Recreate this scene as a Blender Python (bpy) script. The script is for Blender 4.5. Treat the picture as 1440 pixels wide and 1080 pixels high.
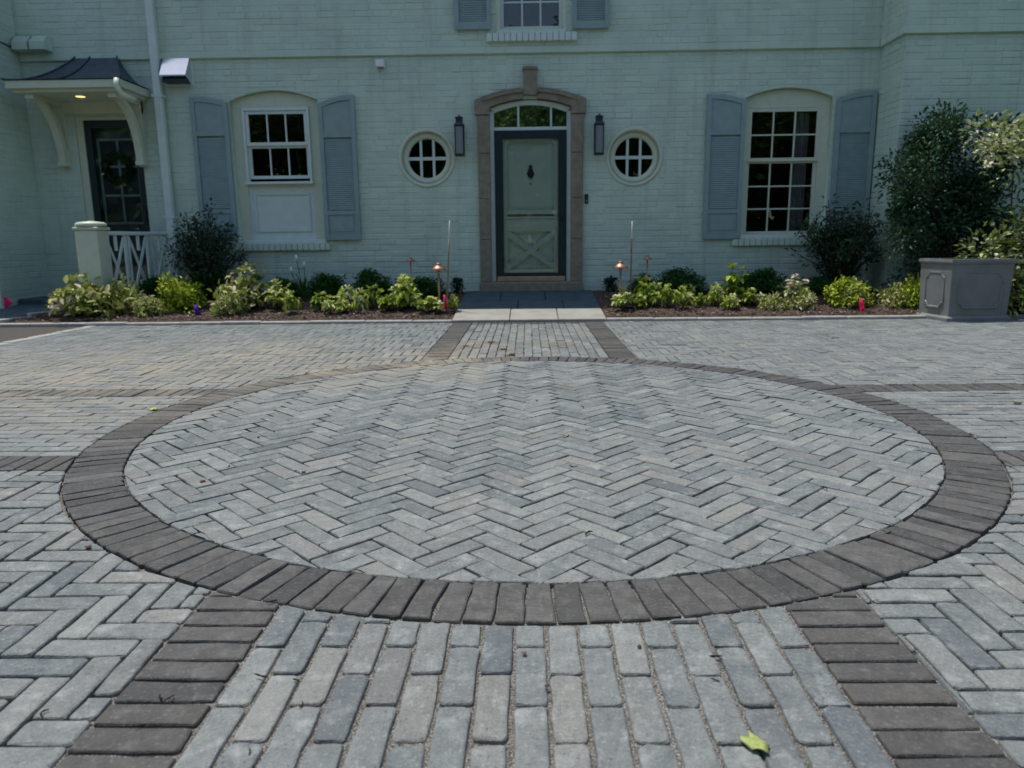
import bpy, math, random
import numpy as np
from mathutils import Vector, Matrix

random.seed(7); rng = np.random.default_rng(7)
for o in list(bpy.data.objects): bpy.data.objects.remove(o)
S = bpy.context.scene
COL = S.collection
R = math.radians

# ------------------------------------------------------------------ camera
CAM_H = 0.8545; F_PX = 1030.6; PITCH = 0.1916; ROLL = -0.0111; YAW = 0.0230
cd = bpy.data.cameras.new('camera'); cam = bpy.data.objects.new('camera', cd); COL.objects.link(cam)
fw = Vector((-math.sin(YAW)*math.cos(PITCH), math.cos(YAW)*math.cos(PITCH), -math.sin(PITCH)))
r0 = Vector((math.cos(YAW), math.sin(YAW), 0)); u0 = r0.cross(fw)
rr_ = math.cos(ROLL)*r0 + math.sin(ROLL)*u0; uu_ = -math.sin(ROLL)*r0 + math.cos(ROLL)*u0
M4 = Matrix((rr_, uu_, -fw)).transposed().to_4x4(); M4.translation = (0, 0, CAM_H)
cam.matrix_world = M4
cd.sensor_width = 36; cd.lens = 36*F_PX/1440; cd.clip_start = 0.05; cd.clip_end = 900
cd.dof.use_dof = True; cd.dof.focus_distance = 2.7; cd.dof.aperture_fstop = 4.2
S.camera = cam

# ------------------------------------------------------------------ sky, sun, exposure
SUN_EL = 72; SUN_AZ = 55          # azimuth measured to the left of straight behind the house
w = bpy.data.worlds.new('World'); S.world = w; w.use_nodes = True
nt = w.node_tree; bg = nt.nodes['Background']
sky = nt.nodes.new('ShaderNodeTexSky'); sky.sky_type = 'NISHITA'; sky.sun_disc = False
sky.sun_elevation = R(SUN_EL); sky.sun_rotation = R(-SUN_AZ); sky.altitude = 200; sky.dust_density = 1.8; sky.ozone_density = 0.3
nt.links.new(sky.outputs[0], bg.inputs[0]); bg.inputs[1].default_value = 0.145
sd = bpy.data.lights.new('sun', 'SUN'); sd.energy = 3.15; sd.angle = R(0.53); sd.color = (1.0, 0.965, 0.91)
sun = bpy.data.objects.new('sun', sd); COL.objects.link(sun)
sdir = Vector((-math.sin(R(SUN_AZ))*math.cos(R(SUN_EL)), math.cos(R(SUN_AZ))*math.cos(R(SUN_EL)), math.sin(R(SUN_EL))))
sun.rotation_euler = sdir.to_track_quat('Z', 'Y').to_euler(); sun.location = (-6, 14, 20)
vs = S.view_settings; vs.view_transform = 'Standard'; vs.look = 'None'; vs.gamma = 1; vs.exposure = 0.28
vs.use_curve_mapping = False
S.cycles.max_bounces = 6; S.cycles.diffuse_bounces = 3; S.cycles.glossy_bounces = 3; S.cycles.transmission_bounces = 4; S.cycles.transparent_max_bounces = 12

# ------------------------------------------------------------------ helpers
def tag(o, label=None, cat=None, group=None, kind=None):
    if label: o['label'] = label
    if cat: o['category'] = cat
    if group: o['group'] = group
    if kind: o['kind'] = kind
    return o
def link(o, parent=None):
    COL.objects.link(o)
    if parent is not None: o.parent = parent
    return o
def empty(name, loc=(0, 0, 0), rz=0, parent=None):
    o = bpy.data.objects.new(name, None); o.location = loc; o.rotation_euler = (0, 0, rz); o.empty_display_size = .1
    return link(o, parent)
def copy_tree(o, parent=None):
    c = o.copy(); COL.objects.link(c); c.parent = parent
    for ch in list(o.children): copy_tree(ch, c)
    return c
class MB:
    def __init__(s): s.v = []; s.f = []; s.sm = []
    def add(s, vs, fs, smooth=False):
        b = len(s.v); s.v += [tuple(p) for p in vs]
        for f in fs: s.f.append([b+i for i in f]); s.sm.append(smooth)
        return s
    def box(s, x0, x1, y0, y1, z0, z1, c=0.0):
        if c <= 0:
            v = [(x0,y0,z0),(x1,y0,z0),(x1,y1,z0),(x0,y1,z0),(x0,y0,z1),(x1,y0,z1),(x1,y1,z1),(x0,y1,z1)]
            return s.add(v, [(3,2,1,0),(4,5,6,7),(0,1,5,4),(1,2,6,5),(2,3,7,6),(3,0,4,7)])
        # chamfered box: loft of inset/outset rectangles in z with cut corners
        def ring(d, z):
            a, b_, e, g = x0+d, x1-d, y0+d, y1-d; k = c
            return [(a+k,e,z),(b_-k,e,z),(b_,e+k,z),(b_,g-k,z),(b_-k,g,z),(a+k,g,z),(a,g-k,z),(a,e+k,z)]
        rs = [ring(c, z0), ring(0, z0+c), ring(0, z1-c), ring(c, z1)]
        return s.loft(rs, True, True)
    def loft(s, rings, cap0=True, cap1=True, smooth=False, closed=True):
        n = len(rings[0]); v = [p for r in rings for p in r]; f = []
        for i in range(len(rings)-1):
            for j in range(n if closed else n-1):
                k = (j+1) % n; f.append((i*n+j, i*n+k, (i+1)*n+k, (i+1)*n+j))
        s.add(v, f, smooth)
        b = len(s.v)-len(v)
        if cap0: s.f.append([b+i for i in range(n)][::-1]); s.sm.append(False)
        if cap1: s.f.append([b+(len(rings)-1)*n+i for i in range(n)]); s.sm.append(False)
        return s
    def prism(s, pts, axis, a, b):
        """pts: 2-D outline; axis 'y': pts are (x,z); 'x': pts are (y,z); 'z': pts are (x,y)"""
        def P(p, t): return (p[0], t, p[1]) if axis == 'y' else ((t, p[0], p[1]) if axis == 'x' else (p[0], p[1], t))
        return s.loft([[P(p, a) for p in pts], [P(p, b) for p in pts]])
    def lathe(s, prof, cx=0, cy=0, n=14, smooth=True):
        rings = [[(cx+r*math.cos(2*math.pi*i/n), cy+r*math.sin(2*math.pi*i/n), z) for i in range(n)] for r, z in prof]
        return s.loft(rings, True, True, smooth)
    def tube(s, pts, rad, n=7, smooth=True):
        pts = [Vector(p) for p in pts]; rings = []
        for i, p in enumerate(pts):
            t = (pts[min(i+1, len(pts)-1)]-pts[max(i-1, 0)]).normalized()
            a = t.cross(Vector((0, 0, 1)) if abs(t.z) < .9 else Vector((1, 0, 0))).normalized(); b = t.cross(a)
            q = rad[i] if isinstance(rad, (list, tuple)) else rad
            rings.append([p+a*q*math.cos(2*math.pi*k/n)+b*q*math.sin(2*math.pi*k/n) for k in range(n)])
        return s.loft(rings, True, True, smooth)
    def ringxz(s, cx, cz, ro, ri, y0, y1, n=40, splay=0.0):
        """annulus in the XZ plane between depth y0 (front) and y1"""
        A = [2*math.pi*i/n for i in range(n)]
        def c(r, y): return [(cx+r*math.cos(a), y, cz+r*math.sin(a)) for a in A]
        rs = [c(ro, y1), c(ro, y0), c(ri, y0+splay), c(ri, y1)]
        v = [p for r in rs for p in r]; f = []
        for i in range(4):
            for j in range(n):
                k = (j+1) % n; f.append((i*n+j, i*n+k, ((i+1) % 4)*n+k, ((i+1) % 4)*n+j))
        return s.add(v, f, True)
    def mesh(s, name):
        me = bpy.data.meshes.new(name); me.from_pydata(s.v, [], s.f)
        me.polygons.foreach_set('use_smooth', s.sm); me.validate(); me.update()
        return me
    def build(s, name, mat, parent=None, loc=(0, 0, 0), rz=0, recalc=True):
        me = s.mesh(name)
        if recalc:
            import bmesh
            bm = bmesh.new(); bm.from_mesh(me); bmesh.ops.recalc_face_normals(bm, faces=bm.faces); bm.to_mesh(me); bm.free()
        me.materials.append(mat)
        o = bpy.data.objects.new(name, me); o.location = loc; o.rotation_euler = (0, 0, rz)
        return link(o, parent)

# ------------------------------------------------------------------ materials
class NT:
    def __init__(s, name):
        s.m = bpy.data.materials.new(name); s.m.use_nodes = True; s.t = s.m.node_tree; s.n = s.t.nodes
        s.b = s.n['Principled BSDF']; s.out = s.n['Material Output']
    def N(s, typ, **kw):
        n = s.n.new(typ)
        for k, v in kw.items(): setattr(n, k, v)
        return n
    def L(s, a, b): s.t.links.new(a, b)
    def noise(s, scale, detail=3, rough=.55, vec=None, dist=0):
        n = s.N('ShaderNodeTexNoise'); n.inputs['Scale'].default_value = scale; n.inputs['Detail'].default_value = detail
        n.inputs['Roughness'].default_value = rough; n.inputs['Distortion'].default_value = dist
        s.L(vec if vec is not None else s.pos(), n.inputs['Vector']); return n.outputs['Fac']
    def pos(s):
        if not hasattr(s, '_p'): s._p = s.N('ShaderNodeNewGeometry').outputs['Position']
        return s._p
    def objco(s):
        if not hasattr(s, '_o'): s._o = s.N('ShaderNodeTexCoord').outputs['Object']
        return s._o
    def ramp(s, fac, stops):
        n = s.N('ShaderNodeValToRGB'); e = n.color_ramp.elements
        while len(e) < len(stops): e.new(.5)
        for el, (p, c) in zip(e, stops): el.position = p; el.color = (*c, 1)
        s.L(fac, n.inputs[0]); return n.outputs[0]
    def rng(s, x, a, b, c, d):
        n = s.N('ShaderNodeMapRange'); s.L(x, n.inputs[0])
        for i, v in enumerate((a, b, c, d)): n.inputs[i+1].default_value = v
        return n.outputs[0]
    def math(s, op, a, b):
        n = s.N('ShaderNodeMath', operation=op)
        for i, v in enumerate((a, b)):
            if isinstance(v, (int, float)): n.inputs[i].default_value = v
            else: s.L(v, n.inputs[i])
        return n.outputs[0]
    def mix(s, fac, a, b, mode='MIX'):
        n = s.N('ShaderNodeMix', data_type='RGBA', blend_type=mode)
        for k, v in ((0, fac), (6, a), (7, b)):
            if isinstance(v, (int, float)): n.inputs[k].default_value = v
            elif isinstance(v, tuple): n.inputs[k].default_value = (*v, 1)
            else: s.L(v, n.inputs[k])
        return n.outputs[2]
    def bump(s, h, strength=.3, dist=.01):
        n = s.N('ShaderNodeBump'); n.inputs['Strength'].default_value = strength; n.inputs['Distance'].default_value = dist
        s.L(h, n.inputs['Height']); s.L(n.outputs[0], s.b.inputs['Normal'])
    def col(s, c, rough=.7, spec=.3, metal=0):
        if isinstance(c, tuple): s.b.inputs['Base Color'].default_value = (*c, 1)
        else: s.L(c, s.b.inputs['Base Color'])
        s.b.inputs['Roughness'].default_value = rough; s.b.inputs['Specular IOR Level'].default_value = spec
        s.b.inputs['Metallic'].default_value = metal
        return s.m
def simple(name, c, rough=.6, spec=.3, metal=0, var=.12, scale=9, bump=.08, bscale=60, bd=.004):
    n = NT(name); d = tuple(x*(1-var) for x in c); l = tuple(min(1, x*(1+var)) for x in c)
    n.col(n.ramp(n.noise(scale, 4), [(.3, d), (.7, l)]), rough, spec, metal)
    if bump: n.bump(n.noise(bscale, 3), bump, bd)
    return n.m

def paver_mat(name, stops, rough=.78, speck=.34, sc=.42, pale=(.42, .43, .41), pl_=.40, warm=(.23, .215, .185)):
    n = NT(name)
    at = n.N('ShaderNodeAttribute', attribute_name='tone'); oi = n.N('ShaderNodeObjectInfo')
    sep = n.N('ShaderNodeSeparateColor'); n.L(oi.outputs['Color'], sep.inputs[0])
    tone = n.math('ADD', at.outputs['Fac'], sep.outputs[0])
    big = n.noise(3.1, 1); mid = n.noise(24, 3, .62); fine = n.noise(300, 1, .6); pit = n.noise(95, 3, .7)
    t = n.math('ADD', tone, n.rng(big, .3, .7, -.12, .12)); t = n.math('ADD', t, n.rng(mid, .3, .7, -.30, .30))
    c = n.ramp(t, stops)
    c = n.mix(sep.outputs[1], c, warm)
    # speckle, pale bloom and scuffs
    c = n.mix(n.rng(fine, .35, .65, 0, speck), c, (.06, .06, .06), 'MIX')
    c = n.mix(n.rng(pit, .40, .30, 0, .6), c, (.035, .036, .038)); c = n.mix(n.rng(pit, .56, .74, 0, pl_), c, pale)
    scuff = n.noise(13, 4, .72)
    c = n.mix(n.rng(scuff, .54, .72, 0, sc), c, pale)
    c = n.mix(n.rng(scuff, .40, .30, 0, .45), c, (.09, .095, .10))
    # dirt spots, tan and rust stains left on the paving
    p = n.pos(); tan = None
    for (x, y, r, a) in ((-2.9, 4.9, 2.2, .64), (-1.4, 4.95, 1.0, .7), (-.75, 5.3, .8, .85), (-2.2, 5.7, 1.3, .66), (-.5, 4.7, .35, .5), (-3.3, 4.2, .7, .7), (-.45, 6.1, .5, .4)):
        d = n.N('ShaderNodeVectorMath', operation='DISTANCE'); n.L(p, d.inputs[0]); d.inputs[1].default_value = (x, y, 0)
        q = n.rng(d.outputs['Value'], 0, r, a, 0); tan = q if tan is None else n.math('MAXIMUM', tan, q)
    tan = n.math('MULTIPLY', tan, n.rng(n.noise(4.0, 3, .6), .36, .62, .15, 1.25))
    c = n.mix(tan, c, (.30, .268, .20))
    bro = None
    for (x, y, r, a) in ((-.52, 6.07, .20, .8), (-.32, 6.28, .16, .9), (-.2, 5.85, .15, .8), (-.13, 5.55, .12, .9), (-.62, 5.75, .3, .5), (.24, 4.28, .16, .35), (.25, 6.15, .3, .45)):
        d = n.N('ShaderNodeVectorMath', operation='DISTANCE'); n.L(p, d.inputs[0]); d.inputs[1].default_value = (x, y, 0)
        q = n.rng(d.outputs['Value'], 0, r, a, 0); bro = q if bro is None else n.math('MAXIMUM', bro, q)
    bro = n.math('MULTIPLY', bro, n.rng(n.noise(14, 4, .6), .38, .6, .1, 1.3))
    c = n.mix(bro, c, (.11, .075, .045))
    n.col(c, rough, .25)
    h = n.math('ADD', n.math('MULTIPLY', n.math('ADD', mid, n.math('MULTIPLY', pit, .7)), 1.0), n.math('MULTIPLY', fine, .35))
    n.bump(h, .6, .007)
    return n.m
M = {}
M['paver'] = paver_mat('paver_grey', [(.0, (.112, .130, .134)), (.3, (.154, .172, .166)), (.6, (.192, .209, .198)), (1.0, (.244, .258, .236))])
M['paver_dark'] = paver_mat('paver_charcoal', [(.0, (.048, .048, .045)), (.5, (.073, .071, .065)), (1.0, (.115, .111, .101))], speck=.3, sc=.5, pale=(.17, .168, .158), pl_=.75, warm=(.115, .105, .09))
n = NT('joint_sand')
c = n.ramp(n.noise(260, 3, .75), [(.36, (.03, .028, .025)), (.5, (.17, .16, .14)), (.62, (.46, .44, .40))])
c = n.mix(n.rng(n.noise(3, 3), .4, .7, 0, .45), c, (.10, .09, .075)); n.col(c, .95, .1); n.bump(n.noise(300, 3, .7), 1, .006); M['sand'] = n.m
n = NT('asphalt'); n.col(n.ramp(n.noise(160, 4, .7), [(.3, (.045, .04, .036)), (.7, (.12, .105, .09))]), .9, .2); n.bump(n.noise(220, 3), .6, .006); M['asphalt'] = n.m
n = NT('lawn'); n.col(n.ramp(n.noise(12, 5), [(.3, (.03, .06, .015)), (.7, (.06, .1, .03))]), .95, .1); n.bump(n.noise(40, 4), 1, .03); M['lawn'] = n.m
n = NT('mulch'); n.col(n.ramp(n.noise(55, 5, .7), [(.3, (.04, .028, .022)), (.55, (.115, .082, .064)), (.75, (.23, .18, .15))]), .95, .1); n.bump(n.noise(70, 5, .7), 1, .02); M['mulch'] = n.m
n = NT('mulch_chips'); at = n.N('ShaderNodeAttribute', attribute_name='tone')
n.col(n.ramp(at.outputs['Fac'], [(0, (.05, .034, .026)), (.55, (.16, .115, .09)), (.9, (.30, .235, .19)), (1, (.50, .45, .38))]), .9, .15); M['chips'] = n.m
n = NT('painted_brick'); at = n.N('ShaderNodeAttribute', attribute_name='tone')
c = n.ramp(n.noise(2.2, 4), [(.3, (.475, .60, .49)), (.7, (.545, .67, .55))]); c = n.mix(n.rng(n.noise(30, 4, .6), .55, .8, 0, .4), c, (.37, .47, .40))
mp = n.N('ShaderNodeMapping'); mp.inputs['Scale'].default_value = (7, 7, .55); n.L(n.pos(), mp.inputs['Vector'])
c = n.mix(n.rng(n.noise(1.0, 4, .65, mp.outputs[0]), .53, .78, 0, .5), c, (.32, .38, .31))
c = n.mix(at.outputs['Fac'], c, (.36, .46, .40)); c = n.mix(n.rng(n.noise(55, 2), .66, .72, 0, .35), c, (.40, .33, .26))
n.col(c, .55, .35); n.bump(n.noise(70, 4, .6), .5, .007); M['brick'] = n.m
M['cream'] = simple('cream_trim', (.55, .61, .47), .45, .4, var=.05, bump=.03)
M['white'] = simple('white_trim', (.58, .68, .62), .4, .4, var=.05, bump=.03)
M['shutter'] = simple('shutter_blue_grey', (.25, .345, .335), .45, .4, var=.08, bump=.04)
M['limestone'] = simple('door_limestone', (.235, .212, .155), .8, .2, var=.2, scale=14, bump=.3, bscale=90)
M['pale_stone'] = simple('pale_edging_stone', (.33, .325, .30), .85, .2, var=.18, scale=12, bump=.4, bscale=90)
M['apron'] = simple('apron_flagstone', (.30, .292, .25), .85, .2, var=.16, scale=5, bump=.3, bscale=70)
M['bluestone'] = simple('bluestone', (.055, .092, .105), .75, .25, var=.2, scale=6, bump=.3, bscale=70)  # colour darkened towards the shaded look of the landing
M['dark_green'] = simple('dark_green_paint', (.012, .026, .026), .35, .4, var=.1, bump=0)
M['pale_green'] = simple('pale_green_door_paint', (.66, .78, .67), .4, .4, var=.05, bump=.03)
M['teal_door'] = simple('dark_teal_door_paint', (.05, .085, .09), .4, .4, var=.1, bump=0)
M['black'] = simple('black_metal', (.010, .016, .024), .4, .5, var=.1, bump=.02)
M['copper'] = simple('brown_copper', (.42, .23, .16), .45, .5, .75, var=.2, bump=.05)
M['patina'] = simple('weathered_copper_roof', (.05, .075, .10), .45, .5, .3, var=.3, bump=.1, bscale=20)
M['metal'] = simple('bright_sheet_metal', (.75, .78, .8), .22, .5, 1, var=.05, bump=.02)
M['brass'] = simple('brass_threshold', (.42, .32, .22), .4, .5, .6, var=.15)
M['lead'] = simple('planter_lead_grey', (.185, .195, .185), .55, .35, var=.14, scale=6, bump=.12, bscale=50)
M['soil'] = simple('potting_soil', (.03, .022, .016), .95, .1, var=.4, bump=.8, bscale=60)
M['roof'] = simple('roof_slate', (.06, .06, .065), .8, .2, var=.2)
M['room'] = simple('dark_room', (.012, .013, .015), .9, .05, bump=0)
M['curtain'] = simple('pale_curtain', (.22, .23, .24), .9, .1, var=.1, bump=.2, bscale=20)
M['bark'] = simple('bark', (.07, .055, .045), .9, .1, var=.3, scale=20, bump=.8, bscale=40, bd=.02)
M['stem'] = simple('green_stem', (.06, .075, .03), .8, .2, var=.2, bump=0)
M['bamboo'] = simple('bamboo_cane', (.22, .21, .08), .5, .3, var=.2, bump=0)
M['redstake'] = simple('red_brown_stake', (.24, .11, .09), .6, .3, var=.2, bump=0)
M['white_tip'] = simple('white_plastic', (.75, .76, .75), .4, .4, var=.03, bump=0)
M['wire'] = simple('flag_wire', (.3, .3, .3), .4, .5, .8, bump=0)
M['husk'] = simple('dry_husk', (.035, .022, .015), .9, .1, var=.4, scale=80, bump=.4, bscale=200)
M['dryleaf'] = simple('dry_leaf', (.10, .055, .03), .8, .2, var=.4, scale=60, bump=.3, bscale=120)
def flag_mat(name, c):
    n = NT(name); n.col(c, .5, .3)
    tr = n.N('ShaderNodeBsdfTranslucent'); tr.inputs[0].default_value = (*c, 1); mx = n.N('ShaderNodeMixShader'); mx.inputs[0].default_value = .4
    n.L(n.b.outputs[0], mx.inputs[1]); n.L(tr.outputs[0], mx.inputs[2]); n.L(mx.outputs[0], n.out.inputs[0]); return n.m
M['pink'] = flag_mat('pink_flag_film', (.85, .03, .16)); M['purple'] = flag_mat('purple_flag_film', (.14, .03, .42))
n = NT('window_glass')
g = n.N('ShaderNodeBsdfGlossy'); g.inputs['Roughness'].default_value = .015; g.inputs['Color'].default_value = (.95, 1, .97, 1)
t = n.N('ShaderNodeBsdfTransparent'); t.inputs[0].default_value = (.97, .985, .98, 1)
fr = n.N('ShaderNodeFresnel'); fr.inputs[0].default_value = 1.5
wv = n.N('ShaderNodeBump'); wv.inputs['Strength'].default_value = .02; wv.inputs['Distance'].default_value = .02; n.L(n.noise(3.5, 1), wv.inputs['Height']); n.L(wv.outputs[0], g.inputs['Normal'])
mx = n.N('ShaderNodeMixShader'); n.L(n.math('MULTIPLY', fr.outputs[0], 1.15), mx.inputs[0]); n.L(t.outputs[0], mx.inputs[1]); n.L(g.outputs[0], mx.inputs[2]); n.L(mx.outputs[0], n.out.inputs[0]); M['glass'] = n.m
n = NT('coated_transom_glass')
g = n.N('ShaderNodeBsdfGlossy'); g.inputs['Roughness'].default_value = .02; g.inputs['Color'].default_value = (.9, 1, .92, 1)
d = n.N('ShaderNodeBsdfDiffuse'); d.inputs[0].default_value = (.012, .02, .018, 1)
wv = n.N('ShaderNodeBump'); wv.inputs['Strength'].default_value = .03; wv.inputs['Distance'].default_value = .02; n.L(n.noise(3, 1), wv.inputs['Height']); n.L(wv.outputs[0], g.inputs['Normal'])
mx = n.N('ShaderNodeMixShader'); mx.inputs[0].default_value = .45; n.L(d.outputs[0], mx.inputs[1]); n.L(g.outputs[0], mx.inputs[2]); n.L(mx.outputs[0], n.out.inputs[0]); M['transom'] = n.m
n = NT('lamp_glass'); n.col((.20, .23, .235), .25, .5); M['frosted'] = n.m
n = NT('lit_lamp'); n.b.inputs['Emission Color'].default_value = (1, .72, .30, 1); n.b.inputs['Emission Strength'].default_value = 1.2; n.col((.8, .7, .5)); M['lit'] = n.m
def leaf_mat(name, stops, trans=.22, rough=.5, noise=.15):
    n = NT(name); at = n.N('ShaderNodeAttribute', attribute_name='tone')
    c = n.ramp(n.math('ADD', at.outputs['Fac'], n.rng(n.noise(60, 2), .3, .7, -noise, noise)), stops)
    n.col(c, rough, .14)
    tr = n.N('ShaderNodeBsdfTranslucent'); n.L(n.mix(.5, c, (.10, .14, .01)), tr.inputs[0]); mx = n.N('ShaderNodeMixShader'); mx.inputs[0].default_value = trans
    n.L(n.b.outputs[0], mx.inputs[1]); n.L(tr.outputs[0], mx.inputs[2]); n.L(mx.outputs[0], n.out.inputs[0]); return n.m
M['l_box'] = leaf_mat('boxwood_leaf', [(0, (.014, .060, .012)), (.6, (.028, .115, .020)), (1, (.055, .16, .035))])
M['l_dark'] = leaf_mat('dark_shrub_leaf', [(0, (.015, .042, .024)), (.6, (.036, .090, .048)), (1, (.085, .16, .085))], .15, .4)
M['l_gold'] = leaf_mat('gold_shrub_leaf', [(0, (.10, .17, .012)), (.4, (.30, .42, .03)), (.8, (.46, .54, .05)), (1, (.56, .46, .09))])
M['l_lime'] = leaf_mat('lime_leaf', [(0, (.10, .17, .02)), (.4, (.32, .43, .05)), (.8, (.50, .57, .12)), (1, (.66, .68, .38))])
M['l_var'] = leaf_mat('variegated_leaf', [(0, (.10, .16, .03)), (.35, (.30, .36, .07)), (.65, (.50, .52, .16)), (.9, (.68, .66, .42)), (1, (.62, .46, .36))])
M['l_tree'] = leaf_mat('tree_leaf', [(0, (.03, .07, .015)), (.6, (.06, .12, .02)), (1, (.12, .19, .04))])
M['l_sun'] = leaf_mat('light_shrub_leaf', [(0, (.08, .15, .03)), (.45, (.26, .34, .08)), (.75, (.44, .48, .18)), (1, (.78, .76, .56))])
M['petal'] = simple('white_petal', (.7, .7, .66), .6, .2, bump=0)
n = NT('fresh_leaf'); n.col(n.ramp(n.noise(90, 3), [(.3, (.20, .25, .05)), (.7, (.40, .44, .16))]), .5, .3); M['freshleaf'] = n.m

# ------------------------------------------------------------------ ground sheets
CX, CY, RO = 0.0, 3.51, 1.971; RI = RO-.2; PW, PL = .071, .206; HW = 17*PW/2; BW = .2
XL, XR, Y0, Y1 = -4.72, 6.6, 0.25, 7.90
def sheet(name, pts, z, mat, kind='structure'):
    b = MB(); b.add([(x, y, z) for x, y in pts], [list(range(len(pts)))])
    o = b.build(name, mat, recalc=False); o['kind'] = kind; return o
sheet('ground', [(-400, -400), (400, -400), (400, 400), (-400, 400)], -.10, M['lawn'])
sheet('bedding_sand', [(XL-.15, Y0-4), (XR, Y0-4), (XR, Y1+.03), (XL-.15, Y1+.03)], -.016, M['sand'])
sheet('near_joint_sand', [(-HW-BW-.03, Y0), (HW+BW+.03, Y0), (HW+BW+.03, 1.72), (-HW-BW-.03, 1.72)], -.0085, M['sand'])
sheet('asphalt_driveway', [(-40, -12), (XL-.15, -12), (XL-.15, Y1+.02), (-40, Y1+.02)], -.008, M['asphalt'])

# ------------------------------------------------------------------ pavers
def clip(poly, nx, ny, d):
    """keep the side nx*x+ny*y <= d"""
    out = []; n = len(poly)
    for i in range(n):
        a, b = poly[i], poly[(i+1) % n]; da = nx*a[0]+ny*a[1]-d; db = nx*b[0]+ny*b[1]-d
        if da <= 0: out.append(a)
        if (da < 0 < db) or (db < 0 < da):
            t = da/(da-db); out.append((a[0]+(b[0]-a[0])*t, a[1]+(b[1]-a[1])*t))
    return out
def area(p): return .5*sum(p[i][0]*p[(i+1) % len(p)][1]-p[(i+1) % len(p)][0]*p[i][1] for i in range(len(p)))
def clip_rect(p, x0, x1, y0, y1):
    for c in ((1, 0, x1), (-1, 0, -x0), (0, 1, y1), (0, -1, -y0)):
        if len(p) < 3: return []
        p = clip(p, *c)
    return p
def clip_out_circle(p, r):
    cx = sum(q[0] for q in p)/len(p)-CX; cy = sum(q[1] for q in p)/len(p)-CY; l = math.hypot(cx, cy)
    if l > r+.15: return p
    if all(math.hypot(q[0]-CX, q[1]-CY) < r for q in p): return []
    nx, ny = cx/l, cy/l
    return clip(p, -nx, -ny, -(nx*CX+ny*CY+r))
def clip_in_circle(p, r):
    if all(math.hypot(q[0]-CX, q[1]-CY) < r-.005 for q in p): return p
    cx = sum(q[0] for q in p)/len(p)-CX; cy = sum(q[1] for q in p)/len(p)-CY; a0 = math.atan2(cy, cx)
    for k in range(-4, 5):
        a = a0+k*.035; nx, ny = math.cos(a), math.sin(a)
        if len(p) < 3: return []
        p = clip(p, nx, ny, nx*CX+ny*CY+r)
    return p
def inset(p, d):
    n = len(p); q = p
    for i in range(n):
        a, b = p[i], p[(i+1) % n]; ex, ey = b[0]-a[0], b[1]-a[1]; l = math.hypot(ex, ey)
        if l < 1e-6: continue
        nx, ny = ey/l, -ex/l
        q = clip(q, nx, ny, nx*a[0]+ny*a[1]-d)
        if len(q) < 3: return []
    return q
def clean(p, eps=.004):
    q = []
    for a in p:
        if not q or math.hypot(a[0]-q[-1][0], a[1]-q[-1][1]) > eps: q.append(a)
    if len(q) > 1 and math.hypot(q[0][0]-q[-1][0], q[0][1]-q[-1][1]) <= eps: q.pop()
    return q
def paver_geo(poly, rnd, hi=True, chip=.0019, crn=.005):
    """poly centred on its own origin -> verts, faces. worn edge, rounded corners, slightly cupped top"""
    out = []; n = len(poly)
    for i in range(n):
        a, b, c = poly[i-1], poly[i], poly[(i+1) % n]
        l1 = math.hypot(a[0]-b[0], a[1]-b[1]); l2 = math.hypot(c[0]-b[0], c[1]-b[1])
        k = min(crn+rnd.random()*crn*.8, l1*.3, l2*.3)
        out.append((b[0]+(a[0]-b[0])/l1*k, b[1]+(a[1]-b[1])/l1*k))
        if hi:
            m = (b[0]*.55+(a[0]*(k/l1)+b[0]*(1-k/l1))*.225+(c[0]*(k/l2)+b[0]*(1-k/l2))*.225, 0)
            my = b[1]*.55+(a[1]*(k/l1)+b[1]*(1-k/l1))*.225+(c[1]*(k/l2)+b[1]*(1-k/l2))*.225
            out.append((m[0], my))
        out.append((b[0]+(c[0]-b[0])/l2*k, b[1]+(c[1]-b[1])/l2*k))
        if hi and l2 > .1:
            for t in (.36, .66):
                t += rnd.uniform(-.08, .08); out.append((b[0]+(c[0]-b[0])*t, b[1]+(c[1]-b[1])*t))
    m = len(out); v = []; cxy = (sum(p[0] for p in out)/m, sum(p[1] for p in out)/m)
    jit = [(rnd.gauss(0, chip), rnd.gauss(0, chip)) for _ in out]
    def ringpts(d, z, zj):
        r = []
        for (x, y), (jx, jy) in zip(out, jit):
            dx, dy = x-cxy[0], y-cxy[1]; l = math.hypot(dx, dy) or 1
            # move inwards per axis so that long bricks keep an even bevel
            r.append((x-math.copysign(min(d, abs(dx)*.5), dx)+jx, y-math.copysign(min(d, abs(dy)*.5), dy)+jy, z+rnd.gauss(0, zj)))
        return r
    rings = [ringpts(0, -.03, 0), ringpts(0, -.0048, .0010), ringpts(.0018, -.0014, .0004), ringpts(.0055, 0, .0002)] if hi else \
            [ringpts(0, -.02, 0), ringpts(0, -.004, .0008), ringpts(.004, 0, .0002)]
    for r in rings: v += r
    f = []
    for i in range(len(rings)-1):
        for j in range(m): f.append((i*m+j, i*m+(j+1) % m, (i+1)*m+(j+1) % m, (i+1)*m+j))
    f.append([(len(rings)-1)*m+j for j in range(m)])
    return v, f
def in_view(x, y, mg=.03):
    d = Vector((x, y, 0))-Vector((0, 0, CAM_H)); z = d.dot(fw)
    if z < .2: return False
    return abs(F_PX*d.dot(rr_)/z) < 720*(1+mg) and abs(F_PX*d.dot(uu_)/z) < 540*(1+mg)
VAR = {}
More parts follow.
